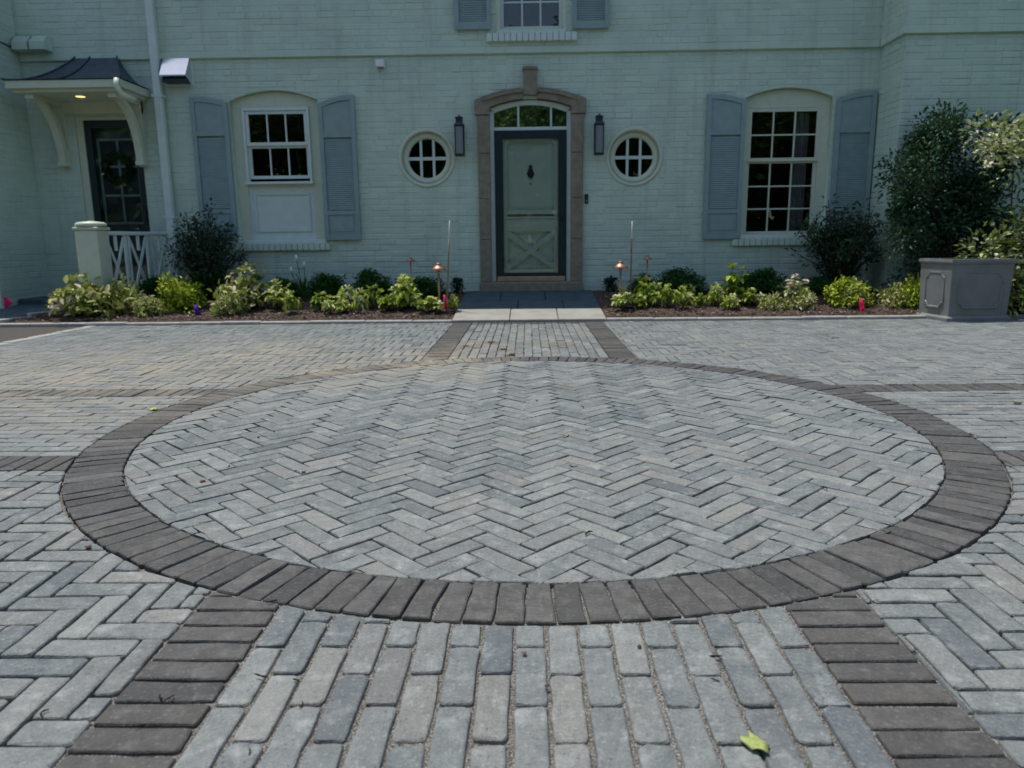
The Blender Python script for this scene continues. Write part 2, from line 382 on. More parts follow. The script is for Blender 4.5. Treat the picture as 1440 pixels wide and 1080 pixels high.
def variant(w_, l_, mat, k, crn=.005):
    key = (round(w_, 4), round(l_, 4), mat.name, k)
    if key not in VAR:
        rnd = random.Random(hash((key[0], key[1], k)) & 0xffff)
        v, f = paver_geo([(-l_/2, -w_/2), (l_/2, -w_/2), (l_/2, w_/2), (-l_/2, w_/2)], rnd, True, .0013, crn)
        me = bpy.data.meshes.new('paver'); me.from_pydata(v, [], f); me.materials.append(mat); VAR[key] = me
    return VAR[key]
def lay(area_name, bricks, joint, mat, kindname='paver', limit=300, crn=.005, tone=(.5, .20)):
    """bricks: list of (poly, full) where full=None or (cx,cy,angle,L,W) for an uncut piece"""
    root = empty(area_name, (0, 0, 0)); root['kind'] = 'structure'
    items = []
    for poly, full in bricks:
        cx = sum(p[0] for p in poly)/len(poly); cy = sum(p[1] for p in poly)/len(poly)
        items.append((math.hypot(cx, cy), cx, cy, poly, full))
    vis = sorted([i for i in items if in_view(i[1], i[2], .12)], key=lambda i: i[0])
    ind = vis[:limit]; ids = set(id(i) for i in ind); rest = [i for i in items if id(i) not in ids]
    for (_, cx, cy, poly, full) in ind:
        if full is not None:
            x, y, ang, l_, w_ = full; me = variant(w_-joint, l_-joint, mat, random.randrange(14), crn)
            o = bpy.data.objects.new(kindname, me); a = ang+random.choice((0, math.pi))
        else:
            p = clean(inset(clean(poly), joint/2))
            if len(p) < 3 or area(p) < 2.0e-4: continue
            x, y = cx, cy; v, f = paver_geo([(q[0]-cx, q[1]-cy) for q in p], random, True, .0013, crn)
            me = bpy.data.meshes.new(kindname); me.from_pydata(v, [], f); me.materials.append(mat)
            o = bpy.data.objects.new(kindname, me); a = 0
        o.location = (x+random.gauss(0, .0008), y+random.gauss(0, .0008), random.gauss(0, .0013))
        o.rotation_euler = (random.gauss(0, .007), random.gauss(0, .004), a+random.gauss(0, .006))
        if full is not None: o.scale = (1, random.uniform(.965, 1.0), 1)
        o.color = (min(1, max(0, random.gauss(*tone))), random.random()**3*.45, 0, 1)
        link(o, root)
    if rest:
        b = MB(); tn = []
        for (_, cx, cy, poly, full) in rest:
            p = clean(inset(clean(poly), joint/2))
            if len(p) < 3 or area(p) < 2.0e-4: continue
            v, f = paver_geo([(q[0]-cx, q[1]-cy) for q in p], random, False)
            dz = random.gauss(0, .0013); tx = random.gauss(0, .007); ty = random.gauss(0, .004)
            b.add([(q[0]+cx, q[1]+cy, q[2]+dz+tx*q[1]+ty*q[0]) for q in v], f); tn += [min(1, max(0, random.gauss(*tone)))]*len(f)
        if b.v:
            o = b.build(kindname+'_field', mat, root, recalc=False); o['kind'] = 'stuff'; o.color = (0, 0, 0, 1)
            at = o.data.attributes.new('tone', 'FLOAT', 'FACE')
            if len(at.data) == len(tn): at.data.foreach_set('value', tn)
    return root
def rect(x0, x1, y0, y1): return [(x0, y0), (x1, y0), (x1, y1), (x0, y1)]
def herringbone(ang, ox, oy, x0, x1, y0, y1):
    """all bricks (poly, full) of a herringbone whose box covers the range"""
    res = []; ca, sa = math.cos(ang), math.sin(ang); Rr = math.hypot(x1-x0, y1-y0)/2+.4; mx, my = (x0+x1)/2, (y0+y1)/2
    N = int(Rr/PW)+8; K = int(Rr/PL)+5
    for k in range(-K, K+1):
        for i in range(-N*2, N*2+1):
            for (bx, by, hor) in ((0, 0, 1), (PL, PW-PL, 0)):
                lx, ly = bx+i*PW+k*PL, by+i*PW-k*PL; w_, h_ = (PL, PW) if hor else (PW, PL)
                cx, cy = lx+w_/2, ly+h_/2; X, Y = ox+ca*cx-sa*cy, oy+sa*cx+ca*cy
                if not (x0-.2 < X < x1+.2 and y0-.2 < Y < y1+.2): continue
                q = [(lx, ly), (lx+w_, ly), (lx+w_, ly+h_), (lx, ly+h_)]
                res.append(([(ox+ca*a-sa*b, oy+sa*a+ca*b) for a, b in q], (X, Y, ang+(0 if hor else math.pi/2), PL, PW)))
    return res
def same(p, q): return abs(abs(area(p))-abs(area(q))) < 1e-6
# circle: 45 degree herringbone
bl = []
for p, f in herringbone(math.pi/4, CX+.02, CY+.03, CX-RI, CX+RI, CY-RI, CY+RI):
    q = clip_in_circle(p, RI-.002)
    if len(q) > 2 and area(q) > 5e-4: bl.append((q, f if same(p, q) else None))
lay('herringbone_circle', bl, .0042, M['paver'], crn=.0032)
# ring of charcoal soldiers
NR = 168; rb = []
ring_root = empty('ring_border'); ring_root['kind'] = 'structure'
a_w = 2*math.pi/NR
RV = []
for k in range(12):
    ri, ro = RI+.003, RO-.003; j = .0048
    hi_, ho_ = ri*math.sin(a_w/2)-j/2, ro*math.sin(a_w/2)-j/2-.0008
    v, f = paver_geo([(-hi_, ri-(RI+RO)/2), (hi_, ri-(RI+RO)/2), (ho_, ro-(RI+RO)/2), (-ho_, ro-(RI+RO)/2)], random)
    me = bpy.data.meshes.new('paver'); me.from_pydata(v, [], f); me.materials.append(M['paver_dark']); RV.append(me)
for i in range(NR):
    a = (i+.35)*a_w; o = bpy.data.objects.new('paver', random.choice(RV))
    rm = (RI+RO)/2; o.location = (CX+rm*math.cos(a), CY+rm*math.sin(a), random.gauss(.001, .0016))
    o.rotation_euler = (random.gauss(0, .004), random.gauss(0, .012), a-math.pi/2+random.gauss(0, .006)); o.color = (min(1, max(0, random.gauss(.5, .24))), 0, 0, 1); link(o, ring_root)
# straight running bond towards the door and towards the camera, and across
def bond(horizontal, a0, a1, b0, rows, off):
    """rows of bricks running along a (Y when not horizontal), stacked along b"""
    res = []
    for r_ in range(rows):
        s = (off if r_ % 2 else 0.0); k0 = int((a0-s)/PL)-1
        for k in range(k0, int((a1-s)/PL)+2):
            u0_, u1_ = k*PL+s, (k+1)*PL+s; v0, v1 = b0+r_*PW, b0+(r_+1)*PW
            if u1_ < a0 or u0_ > a1: continue
            if horizontal: res.append((rect(u0_, u1_, v0, v1), ((u0_+u1_)/2, (v0+v1)/2, 0, PL, PW)))
            else: res.append((rect(v0, v1, u0_, u1_), ((v0+v1)/2, (u0_+u1_)/2, math.pi/2, PL, PW)))
    return res
def cut(bricks, x0, x1, y0, y1, circ=True):
    res = []
    for p, f in bricks:
        q = clip_rect(p, x0, x1, y0, y1)
        if len(q) > 2 and circ: q = clip_out_circle(q, RO+.004)
        if len(q) > 2 and area(q) > 4e-4: res.append((q, f if same(p, q) else None))
    return res
YE = Y1-.17                                         # the dark course along the far edge starts here in front of the walk
lay('near_walk_paving', cut(bond(False, Y0, CY, -HW, 17, .103), -HW, HW, Y0, CY-1.5), .0075, M['paver'], crn=.009)
lay('far_walk_paving', cut(bond(False, CY, YE, -HW, 17, .103), -HW, HW, CY+1.5, YE), .0045, M['paver'])
lay('left_cross_paving', cut(bond(True, XL, CX-1, CY-HW, 17, .103), XL, CX-1.5, CY-HW, CY+HW), .0045, M['paver'])
lay('right_cross_paving', cut(bond(True, CX+1, XR, CY-HW, 17, .103), CX+1.5, XR, CY-HW, CY+HW), .0045, M['paver'])
# charcoal bands
def ladder(x0, x1, y0, y1, along):
    res = []; s, e = (y0, y1) if along == 'y' else (x0, x1); n_ = int((e-s)/PW)+1
    for k in range(n_):
        u = s+k*PW; v = min(u+PW, e)
        if v-u < .02: continue
        if along == 'y': res.append((rect(x0, x1, u, v), ((x0+x1)/2, (u+v)/2, 0, x1-x0, PW)))
        else: res.append((rect(u, v, y0, y1), ((u+v)/2, (y0+y1)/2, math.pi/2, y1-y0, PW)))
    return res
bands = []
for sx in (-1, 1):
    xa, xb = sorted((sx*HW, sx*(HW+BW)))
    bands += cut(ladder(xa, xb, Y0, CY, 'y'), xa, xb, Y0, CY-1.2); bands += cut(ladder(xa, xb, CY+.4, Y1, 'y'), xa, xb, CY+1.2, Y1)
    ya, yb = sorted((CY+sx*HW, CY+sx*(HW+BW)))
    bands += cut(ladder(XL, CX, ya, yb, 'x'), XL, CX-1.2, ya, yb); bands += cut(ladder(CX+.5, XR, ya, yb, 'x'), CX+1.2, XR, ya, yb)
bands += cut(ladder(-HW, HW, YE, Y1, 'x'), -HW, HW, YE, Y1)
lay('charcoal_bands', bands, .0075, M['paver_dark'], tone=(.5, .18))
# the four fields of square herringbone
hb = herringbone(0, .03, .02, XL, XR, Y0, Y1)
HB = HW+BW
lay('near_left_field', cut(hb, XL, -HB, Y0, CY-HB), .0058, M['paver'], crn=.007)
lay('near_right_field', cut(hb, HB, XR, Y0, CY-HB), .0058, M['paver'], crn=.007)
lay('far_left_field', cut(hb, XL, -HB, CY+HB, Y1), .0045, M['paver'])
lay('far_right_field', cut(hb, HB, XR, CY+HB, Y1), .0045, M['paver'])
# pale course that closes the paving against the asphalt
lay('asphalt_edge_course', ladder(XL-.12, XL, Y0, Y1, 'y'), .007, M['pale_stone'], kindname='edge_paver', limit=200)

# ------------------------------------------------------------------ bed, edging, walk
def gz(y): return .03+.19*max(0, min(1, (y-8.0)/1.8))
def bed_sheet(name, x0, x1, y0, y1, xl2=None):
    b = MB(); nx = int((x1-x0)/.06); ny = int((y1-y0)/.06); v = []; f = []
    for j in range(ny+1):
        for i in range(nx+1):
            t = j/ny; a0 = x0+((xl2-x0)*t if xl2 is not None else 0)
            x = a0+(x1-a0)*i/nx; y = y0+(y1-y0)*t; ed = min(1, i/3, (nx-i)/3, j/3, (ny-j)/3)
            v.append((x, y, gz(y)-.012+ed*(.012+random.random()*.022)))
    for j in range(ny):
        for i in range(nx): a = j*(nx+1)+i; f.append((a, a+1, a+nx+2, a+nx+1))
    b.add(v, f, True); o = b.build(name, M['mulch'], recalc=False); o['kind'] = 'structure'; return o
WL, WR = -.83, .85
bed_sheet('planting_bed', -5.85, WL, 8.0, 9.8, -5.2)
bed_sheet('planting_bed', WR, 8.5, 8.0, 9.8)
# mulch chips
def chips(name, n, rngs, label):
    b = MB(); tn = []
    for _ in range(n):
        x0, x1 = random.choices(rngs, [c[1]-c[0] for c in rngs])[0]; x = random.uniform(x0, x1); y = 8.03+random.random()**1.5*1.6
        if x < -5.85+(y-8)*.38: continue
        z = gz(y)+.012+random.random()*.012; l = random.uniform(.012, .035); w_ = random.uniform(.004, .012); h = random.uniform(.002, .006)
        m = Matrix.Rotation(random.uniform(0, 6.28), 3, 'Z') @ Matrix.Rotation(random.gauss(0, .35), 3, 'Y') @ Matrix.Rotation(random.gauss(0, .35), 3, 'X')
        vs_ = [m @ Vector((sx*l/2, sy*w_/2, sz*h/2))+Vector((x, y, z)) for sz in (-1, 1) for sx, sy in ((-1, -1), (1, -1), (1, 1), (-1, 1))]
        b.add(vs_, [(4, 5, 6, 7), (0, 1, 5, 4), (1, 2, 6, 5), (2, 3, 7, 6), (3, 0, 4, 7)]); tn += [min(1, random.random()**1.3*(1.0 if random.random() < .97 else 1.3))]*5
    o = b.build(name, M['chips'], recalc=False); at = o.data.attributes.new('tone', 'FLOAT', 'FACE')
    if len(at.data) == len(tn): at.data.foreach_set('value', tn)
    tag(o, label, 'mulch', kind='stuff')
chips('bark_mulch', 9000, [(-5.8, WL-.02), (WR+.02, 6.0)], 'brown bark mulch chips covering the planting beds along the house')
# edging stones
ed = empty('bed_edging'); ed['kind'] = 'structure'
x = -9.0
while x < 8.4:
    l = random.uniform(.42, .62); x1 = x+l
    a, b_ = x, x1
    if a < WL and b_ > WL: b_ = WL
    if WL <= a < WR: x = WR if b_ >= WR or a > WL-.01 else b_; continue
    MB().box(a+.003, b_-.003, 7.905+random.uniform(-.004, .004), 8.005, -.08, .030+random.uniform(-.004, .004), .008).build('edging_stone', M['pale_stone'], ed)
    x = b_ if b_ != WL else WR
pts = [(-5.86, 8.01), (-5.74, 8.35), (-5.60, 8.70), (-5.46, 9.05), (-5.32, 9.40)]
for (ax, ay), (bx, by) in zip(pts, pts[1:]):
    l = math.hypot(bx-ax, by-ay); MB().box(0, l-.006, 0, .09, -.1, gz((ay+by)/2)+.02, .008).build('edging_stone', M['pale_stone'], ed, (ax, ay, 0), math.atan2(by-ay, bx-ax))
# walk to the door: pale apron then bluestone landing, both rising gently to the sill
wk = empty('front_walk'); wk['kind'] = 'structure'
def slab(parent, x0, x1, y0, y1, mat, name='flagstone', lift=0):
    g = .004; a, b_, c, d = x0+g, x1-g, y0+g, y1-g; k = .006
    z0, z1 = gz(c)+lift+random.uniform(-.002, .002), gz(d)+lift+random.uniform(-.002, .002)
    rs = [[(a, c, z0-.12), (b_, c, z0-.12), (b_, d, z1-.12), (a, d, z1-.12)], [(a, c, z0-k), (b_, c, z0-k), (b_, d, z1-k), (a, d, z1-k)], [(a+k, c+k, z0), (b_-k, c+k, z0), (b_-k, d-k, z1), (a+k, d-k, z1)]]
    MB().loft(rs).build(name, mat, parent)
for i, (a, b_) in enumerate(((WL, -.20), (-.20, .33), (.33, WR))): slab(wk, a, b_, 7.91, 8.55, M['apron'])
for j, (c, d) in enumerate(((8.56, 9.10), (9.10, 9.79))):  # bluestone starts on the eave shadow line; its dark colour deepens that shade
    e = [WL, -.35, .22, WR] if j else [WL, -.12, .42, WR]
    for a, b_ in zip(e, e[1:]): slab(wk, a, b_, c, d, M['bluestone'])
sw = empty('side_walk'); sw['kind'] = 'structure'
for j in range(4):
    y = 8.02+j*.44; off = random.uniform(-.2, .2); xs = [-9.0, -8.2+off, -7.5+off, -6.8+off, -6.2+off*.5, -5.88+(y-8)*.38]
    for a, b_ in zip(xs, xs[1:]): slab(sw, a, b_, y, y+.44, M['bluestone'])

# ------------------------------------------------------------------ house
FY = 9.8; LX, RX = -6.43, 4.40; WY = 9.2; LWY = 8.85; EZ = 5.2; LZ = 4.05
house = empty('brick_house', (0, FY, 0))
tag(house, 'white painted brick house with blue grey shutters and a stone framed front door', 'house')
def hb_(mb, name, mat, parent=None):                 # build a part of the house from world coordinates
    o = mb.build(name, mat, None)
    p = parent or house; o.parent = p
    bpy.context.view_layer.update() if False else None
    # parents of the house sit at known, unrotated places
    off = Vector((0, 0, 0)); q = p
    while q is not None: off += q.location; q = q.parent
    o.location = -off
    return o
def part_empty(name, loc, parent=None):
    p = parent or house; off = Vector((0, 0, 0)); q = p
    while q is not None: off += q.location; q = q.parent
    e = bpy.data.objects.new(name, None); e.location = Vector(loc)-off; e.empty_display_size = .1
    return link(e, p)
def arch_pts(x0, x1, zs, rise, n=14):
    """points along a segmental arch from (x0,zs) to (x1,zs)"""
    h = (x1-x0)/2; Rr = (h*h+rise*rise)/(2*rise); cz = zs+rise-Rr; a0 = math.asin(h/Rr)
    return [((x0+x1)/2+Rr*math.sin(-a0+2*a0*i/n), cz+Rr*math.cos(-a0+2*a0*i/n)) for i in range(n+1)]
def arch_out(x0, x1, z0, zs, rise, n=14): return [(x1, z0), (x1, zs)][:1]+[(x1, z0)][:0]+arch_pts(x0, x1, zs, rise, n)[::-1]+[(x0, z0)]
def circ_pts(cx, cz, r, n=44): return [(cx+r*math.cos(2*math.pi*i/n), cz+r*math.sin(2*math.pi*i/n)) for i in range(n)]
LWIN = (-3.80, -2.665, .865, 2.655, .125); RWIN = (2.76, 3.85, .86, 2.60, .115)
DOOR = (-.475, .565, .225, 2.545, .085); SDOOR = (-5.83, -4.97, .22, 2.50); UWIN = (-.375, .505, 3.40, 4.75)
RND = ((-1.29, 1.925, .355), (1.374, 1.905, .355))
def holed_wall(outline, holes, y_front, thick, name, mat):
    cu = bpy.data.curves.new(name, 'CURVE'); cu.dimensions = '2D'; cu.fill_mode = 'BOTH'; cu.extrude = thick/2
    for poly in [outline]+holes:
        s = cu.splines.new('POLY'); s.points.add(len(poly)-1)
        for pt, (a, b_) in zip(s.points, poly): pt.co = (a, b_, 0, 1)
        s.use_cyclic_u = True
    tmp = bpy.data.objects.new(name, cu); COL.objects.link(tmp)
    dg = bpy.context.evaluated_depsgraph_get(); me = bpy.data.meshes.new_from_object(tmp.evaluated_get(dg)); bpy.data.objects.remove(tmp)
    me.transform(Matrix.Translation((0, y_front+thick/2, 0)) @ Matrix.Rotation(math.pi/2, 4, 'X')); me.materials.clear(); me.materials.append(mat)
    o = bpy.data.objects.new(name, me); link(o, house); o.location = -house.location; return o
holes = [arch_out(*LWIN), arch_out(*RWIN), arch_out(*DOOR), rect(*SDOOR), rect(*UWIN)]+[circ_pts(*c) for c in RND]
holed_wall(rect(LX, RX, -.1, EZ), holes, FY, .16, 'front_wall', M['brick'])
hb_(MB().box(RX, 9.5, WY, WY+.16, -.1, EZ), 'wing_wall', M['brick'])
hb_(MB().box(RX, RX+.16, WY+.16, FY, -.1, EZ), 'wing_return_wall', M['brick'])
hb_(MB().box(LX-.16, LX, LWY, FY+.16, -.1, LZ), 'left_return_wall', M['brick'])
hb_(MB().box(-11, LX-.16, LWY, LWY+.16, -.1, LZ), 'left_wing_wall', M['brick'])
hb_(MB().box(-11, LX-.16, LWY+.16, 16, LZ-.05, LZ+.0), 'flat_roof', M['roof'])
b = MB(); b.prism([(9.52, EZ), (9.52, EZ+.16), (14.5, EZ+3.2), (18.5, EZ+.16), (18.5, EZ)], 'x', -11, RX-.2)
hb_(b, 'roof', M['roof'])
b = MB(); b.prism([(8.94, EZ), (8.94, EZ+.16), (14.5, EZ+3.6), (18.5, EZ+.16), (18.5, EZ)], 'x', RX-.19, 9.8); hb_(b, 'wing_roof', M['roof'])
hb_(MB().box(-11, 9.5, 18.0, 18.2, -.1, EZ), 'back_wall', M['brick']); hb_(MB().box(9.5, 9.66, WY, 18.2, -.1, EZ), 'end_wall', M['brick']); hb_(MB().box(-11.16, -11, LWY, 18.2, -.1, EZ), 'end_wall', M['brick'])
# brick courses, laid one by one on the walls and clipped round the openings
CH, BL_ = .0735, .225
def brick_geo(b, poly, y, proud, plane, out):
    """bevelled face; plane 'y' -> (u,z) at depth y facing out (-1 = -Y); plane 'x' -> facing +-X at x=y"""
    n_ = len(poly); cu = sum(p[0] for p in poly)/n_; cz = sum(p[1] for p in poly)/n_
    def P(p, d): return (p[0], y+out*d, p[1]) if plane == 'y' else (y+out*d, p[0], p[1])
    k = .007
    q = [(p[0]-math.copysign(min(k, abs(p[0]-cu)*.4), p[0]-cu), p[1]-math.copysign(min(k, abs(p[1]-cz)*.4), p[1]-cz)) for p in poly]
    b.loft([[P(p, -.002) for p in poly], [P(p, proud*.45) for p in poly], [P(p, proud) for p in q]], False, True)
def bricks_wall(name, u0, u1, z0, z1, y, plane, out, holes=None):
    b = MB(); r_ = 0; z = z0
    while z < z1-.01:
        zt = min(z+CH, z1); u = u0-(BL_/2 if r_ % 2 else 0)+random.uniform(-.012, .012)
        while u < u1:
            l = BL_*random.choices((1, 1, 1, 1, .5), k=1)[0]*random.uniform(.97, 1.03)
            a, c = max(u, u0), min(u+l, u1); u += l
            if c-a < .02: continue
            p = rect(a+.004, c-.004, z+.0035+random.gauss(0, .0012), zt-.0035+random.gauss(0, .0012))
            for pp in (holes(p) if holes else [p]):
                if len(pp) > 2 and abs(area(pp)) > 3e-4: brick_geo(b, pp, y, max(.0015, random.gauss(.0046, .002)), plane, out)
        z += CH; r_ += 1
    o = hb_(b, name, M['brick']); o['kind'] = 'stuff'
    nf = len(o.data.polygons); at = o.data.attributes.new('tone', 'FLOAT', 'FACE'); cen = np.empty(nf*3); o.data.polygons.foreach_get('center', cen); cen = cen.reshape(-1, 3)
    key = np.round((cen[:, 2]-z0)/CH-.5)*131.7+np.round((cen[:, 0]+cen[:, 1]*.37)/.2)*17.3
    at.data.foreach_set('value', (np.abs(np.sin(key*12.9898)*43758.5453) % 1.0)**2*.30)
    return o
def cut_rect(p, x0, x1, z0, z1):
    """rectangle minus rectangle, as up to four rectangles"""
    a, c = min(q[0] for q in p), max(q[0] for q in p); e, g = min(q[1] for q in p), max(q[1] for q in p)
    if c <= x0 or a >= x1 or g <= z0 or e >= z1: return [p]
    res = []
    if a < x0: res.append(rect(a, x0, e, g))
    if c > x1: res.append(rect(x1, c, e, g))
    a2, c2 = max(a, x0), min(c, x1)
    if g > z1: res.append(rect(a2, c2, z1, g))
    if e < z0: res.append(rect(a2, c2, e, z0))
    return res
def cut_arch(p, x0, x1, z0, zs, rise):
    res = []
    for q in cut_rect(p, x0, x1, z0, zs):
        a, c = min(t[0] for t in q), max(t[0] for t in q); e = min(t[1] for t in q); g = max(t[1] for t in q)
        if c <= x0 or a >= x1 or e >= zs+rise or g <= zs: res.append(q); continue
        for q2 in ([clip(q, 1, 0, x0)] if a < x0 else [])+([clip(q, -1, 0, -x1)] if c > x1 else []): res.append(q2)
        m = clip(clip(q, -1, 0, -x0), 1, 0, x1)
        if len(m) < 3: continue
        h = (x1-x0)/2; Rr = (h*h+rise*rise)/(2*rise); cz = zs+rise-Rr; cx = (x0+x1)/2
        mu = sum(t[0] for t in m)/len(m); mv = sum(t[1] for t in m)/len(m); l = math.hypot(mu-cx, mv-cz)
        nx, nz = (mu-cx)/l, (mv-cz)/l; m = clip(m, -nx, -nz, -(nx*cx+nz*cz+Rr))
        if len(m) > 2: res.append(m)
    return res
def cut_circle(p, cx, cz, r):
    mu = sum(t[0] for t in p)/len(p); mv = sum(t[1] for t in p)/len(p); l = math.hypot(mu-cx, mv-cz)
    if l > r+.2 or all(math.hypot(t[0]-cx, t[1]-cz) > r for t in p) and l > r: return [p]
    # split long bricks so the straight cuts follow the curve
    a, c = min(t[0] for t in p), max(t[0] for t in p); res = []
    for i in range(4):
        q = clip(clip(p, -1, 0, -(a+(c-a)*i/4)), 1, 0, a+(c-a)*(i+1)/4)
        if len(q) < 3: continue
        mu = sum(t[0] for t in q)/len(q); mv = sum(t[1] for t in q)/len(q); l = math.hypot(mu-cx, mv-cz) or 1
        nx, nz = (mu-cx)/l, (mv-cz)/l; q = clip(q, -nx, -nz, -(nx*cx+nz*cz+r))
        if len(q) > 2: res.append(q)
    return res
def front_holes(p):
    ps = [p]
    for h in (LWIN, RWIN, (DOOR[0]-.10, DOOR[1]+.10, 0, DOOR[3]+.06, .09)): ps = [q for s in ps for q in (cut_arch(s, *h) if len(s) > 2 else [])]
    for h in (SDOOR, UWIN): ps = [q for s in ps for q in (cut_rect(s, *h) if len(s) == 4 and h[0]-.3 < s[0][0] < h[1]+.3 else [s])]
    for h in RND: ps = [q for s in ps for q in (cut_circle(s, *h) if len(s) > 2 else [])]
    return ps
SC = 3.165                                            # underside of the projecting upper wall
bricks_wall('brick_courses', LX, RX, 0.02, SC-.005, FY, 'y', -1, front_holes)
bricks_wall('upper_brick_courses', LX, RX, SC+.085, EZ-.1, FY-.025, 'y', -1, lambda p: cut_rect(p, *UWIN))
bricks_wall('wing_brick_courses', RX-.0, 7.2, .02, SC-.005, WY, 'y', -1)
bricks_wall('wing_upper_brick_courses', RX-.025, 7.2, SC+.085, EZ-.1, WY-.025, 'y', -1)
bricks_wall('return_brick_courses', WY+.003, FY-.03, .02, SC-.005, RX, 'x', -1)
bricks_wall('return_upper_brick_courses', WY-.02, FY-.03, SC+.085, EZ-.1, RX-.025, 'x', -1)
bricks_wall('left_return_brick_courses', LWY, FY-.01, .02, LZ, LX, 'x', 1)
# thickened upper wall (backing of the upper courses) with the drip course below it
def upper(x0, x1, y, hole=None):
    if hole:
        return [MB().box(x0, hole[0], y, y+.024, SC+.08, EZ-.05), MB().box(hole[1], x1, y, y+.024, SC+.08, EZ-.05), MB().box(hole[0], hole[1], y, y+.024, SC+.08, hole[2]), MB().box(hole[0], hole[1], y, y+.024, hole[3], EZ-.05)]
for k in upper(LX+.002, RX-.002, FY-.0251, UWIN): hb_(k, 'upper_wall_skin', M['brick'])
hb_(MB().box(RX-.0251, 9.5, WY-.0251, WY-.001, SC+.08, EZ-.05), 'upper_wall_skin', M['brick'])
hb_(MB().box(RX-.0251, RX-.001, WY-.001, FY-.03, SC+.08, EZ-.05), 'upper_wall_skin', M['brick'])
b = MB().box(LX+.01, RX-.04, FY-.042, FY+.01, SC, SC+.083, .006); hb_(b, 'string_course', M['brick'])
b = MB().box(RX-.042, 9.5, WY-.042, WY+.01, SC, SC+.083, .006); hb_(b, 'string_course', M['brick'])
b = MB().box(RX-.042, RX+.01, WY+.012, FY-.043, SC, SC+.083, .006); hb_(b, 'string_course', M['brick'])

# ---------------------------------------------------------------- windows
def sash(parent, x0, x1, z0, z1, y, cols, rows, st=.05, mt=.018, d=.035, pane_mat=None, mat=None):
    """stiles, rails, muntins and one pane per light"""
    mat = mat or M['white']
    b = MB(); b.box(x0, x0+st, y, y+d, z0, z1); b.box(x1-st, x1, y, y+d, z0, z1); b.box(x0+st, x1-st, y, y+d, z0, z0+st); b.box(x0+st, x1-st, y, y+d, z1-st, z1)
    a, c, e, g = x0+st, x1-st, z0+st, z1-st
    hb_(b, 'sash', mat, parent)
    for i in range(1, cols): q = a+(c-a)*i/cols; hb_(MB().box(q-mt/2, q+mt/2, y+.004, y+d-.006, e, g), 'muntin', mat, parent)
    for j in range(1, rows):
        q = e+(g-e)*j/rows
        for i in range(cols):
            p0 = a+(c-a)*i/cols+(mt/2 if i else 0); p1 = a+(c-a)*(i+1)/cols-(mt/2 if i < cols-1 else 0); hb_(MB().box(p0, p1, y+.006, y+d-.008, q-mt/2, q+mt/2), 'muntin', mat, parent)
    for i in range(cols):
        for j in range(rows):
            p0, p1 = a+(c-a)*i/cols+mt/2, a+(c-a)*(i+1)/cols-mt/2; q0, q1 = e+(g-e)*j/rows+mt/2, e+(g-e)*(j+1)/rows-mt/2
            hb_(MB().box(p0-.004, p1+.004, y+.016, y+.020, q0-.004, q1+.004), 'pane', pane_mat or M['glass'], parent)
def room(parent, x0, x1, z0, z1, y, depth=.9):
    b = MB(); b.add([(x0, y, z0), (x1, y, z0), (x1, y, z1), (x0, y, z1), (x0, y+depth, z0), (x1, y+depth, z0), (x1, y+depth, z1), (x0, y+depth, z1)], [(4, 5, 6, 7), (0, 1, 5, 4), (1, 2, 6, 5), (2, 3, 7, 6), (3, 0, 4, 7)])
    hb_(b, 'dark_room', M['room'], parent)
def brick_sill(parent, x0, x1, zt, yf, h=.085):
    k = x0
    while k < x1-.02:
        hb_(MB().box(k+.003, min(k+.075, x1)-.003, yf, FY+.02, zt-h, zt, .006), 'sill_brick', M['brick'], parent); k += .075
def arch_board(parent, x0, x1, zs, rise, zb, y0, y1, mat, name):
    p = arch_pts(x0, x1, zs, rise, 12); hb_(MB().prism([(x0, zb)]+p+[(x1, zb)], 'y', y0, y1), name, mat, parent)
# left window: short sash over a panelled apron in a tall arched opening
lw = part_empty('window', (-3.235, FY, .865))
x0, x1, zb, zs, rise = LWIN
arch_board(lw, x0+.004, x1-.004, zs-.002, rise-.004, 2.585, FY+.07, FY+.11, M['cream'], 'arch_board')
for (a, c) in ((x0+.002, x0+.135), (x1-.135, x1-.002)): hb_(MB().box(a, c, FY+.07, FY+.13, zb, 2.583), 'casing', M['cream'], lw)
b = MB().box(x0+.136, x0+.165, FY+.035, FY+.13, 1.66, 2.583); b.box(x1-.165, x1-.136, FY+.035, FY+.13, 1.66, 2.583); b.box(x0+.166, x1-.166, FY+.035, FY+.13, 2.545, 2.583); hb_(b, 'window_frame', M['white'], lw)
sash(lw, x0+.167, x1-.167, 2.115, 2.543, FY+.055, 3, 1, .04); sash(lw, x0+.167, x1-.167, 1.70, 2.125, FY+.092, 3, 1, .04)
hb_(MB().box(x0+.12, x1-.12, FY+.0, FY+.12, 1.625, 1.659, .006), 'window_sill', M['white'], lw)
b = MB().box(x0+.136, x1-.136, FY+.085, FY+.12, zb+.01, 1.624); hb_(b, 'apron_board', M['white'], lw)
b = MB()
for (a, c, e, g) in ((x0+.20, x0+.225, 1.02, 1.52), (x1-.225, x1-.20, 1.02, 1.52), (x0+.226, x1-.226, 1.495, 1.52), (x0+.226, x1-.226, 1.02, 1.045)): b.box(a, c, FY+.068, FY+.086, e, g)
hb_(b, 'apron_moulding', M['white'], lw)
hb_(MB().box(x0-.02, x1+.02, FY-.02, FY+.09, zb-.005, zb+.045, .006), 'lower_sill', M['white'], lw); brick_sill(lw, x0-.055, x1+.065, zb-.006, FY-.055)
room(lw, x0+.16, x1-.16, 1.66, 2.58, FY+.14)
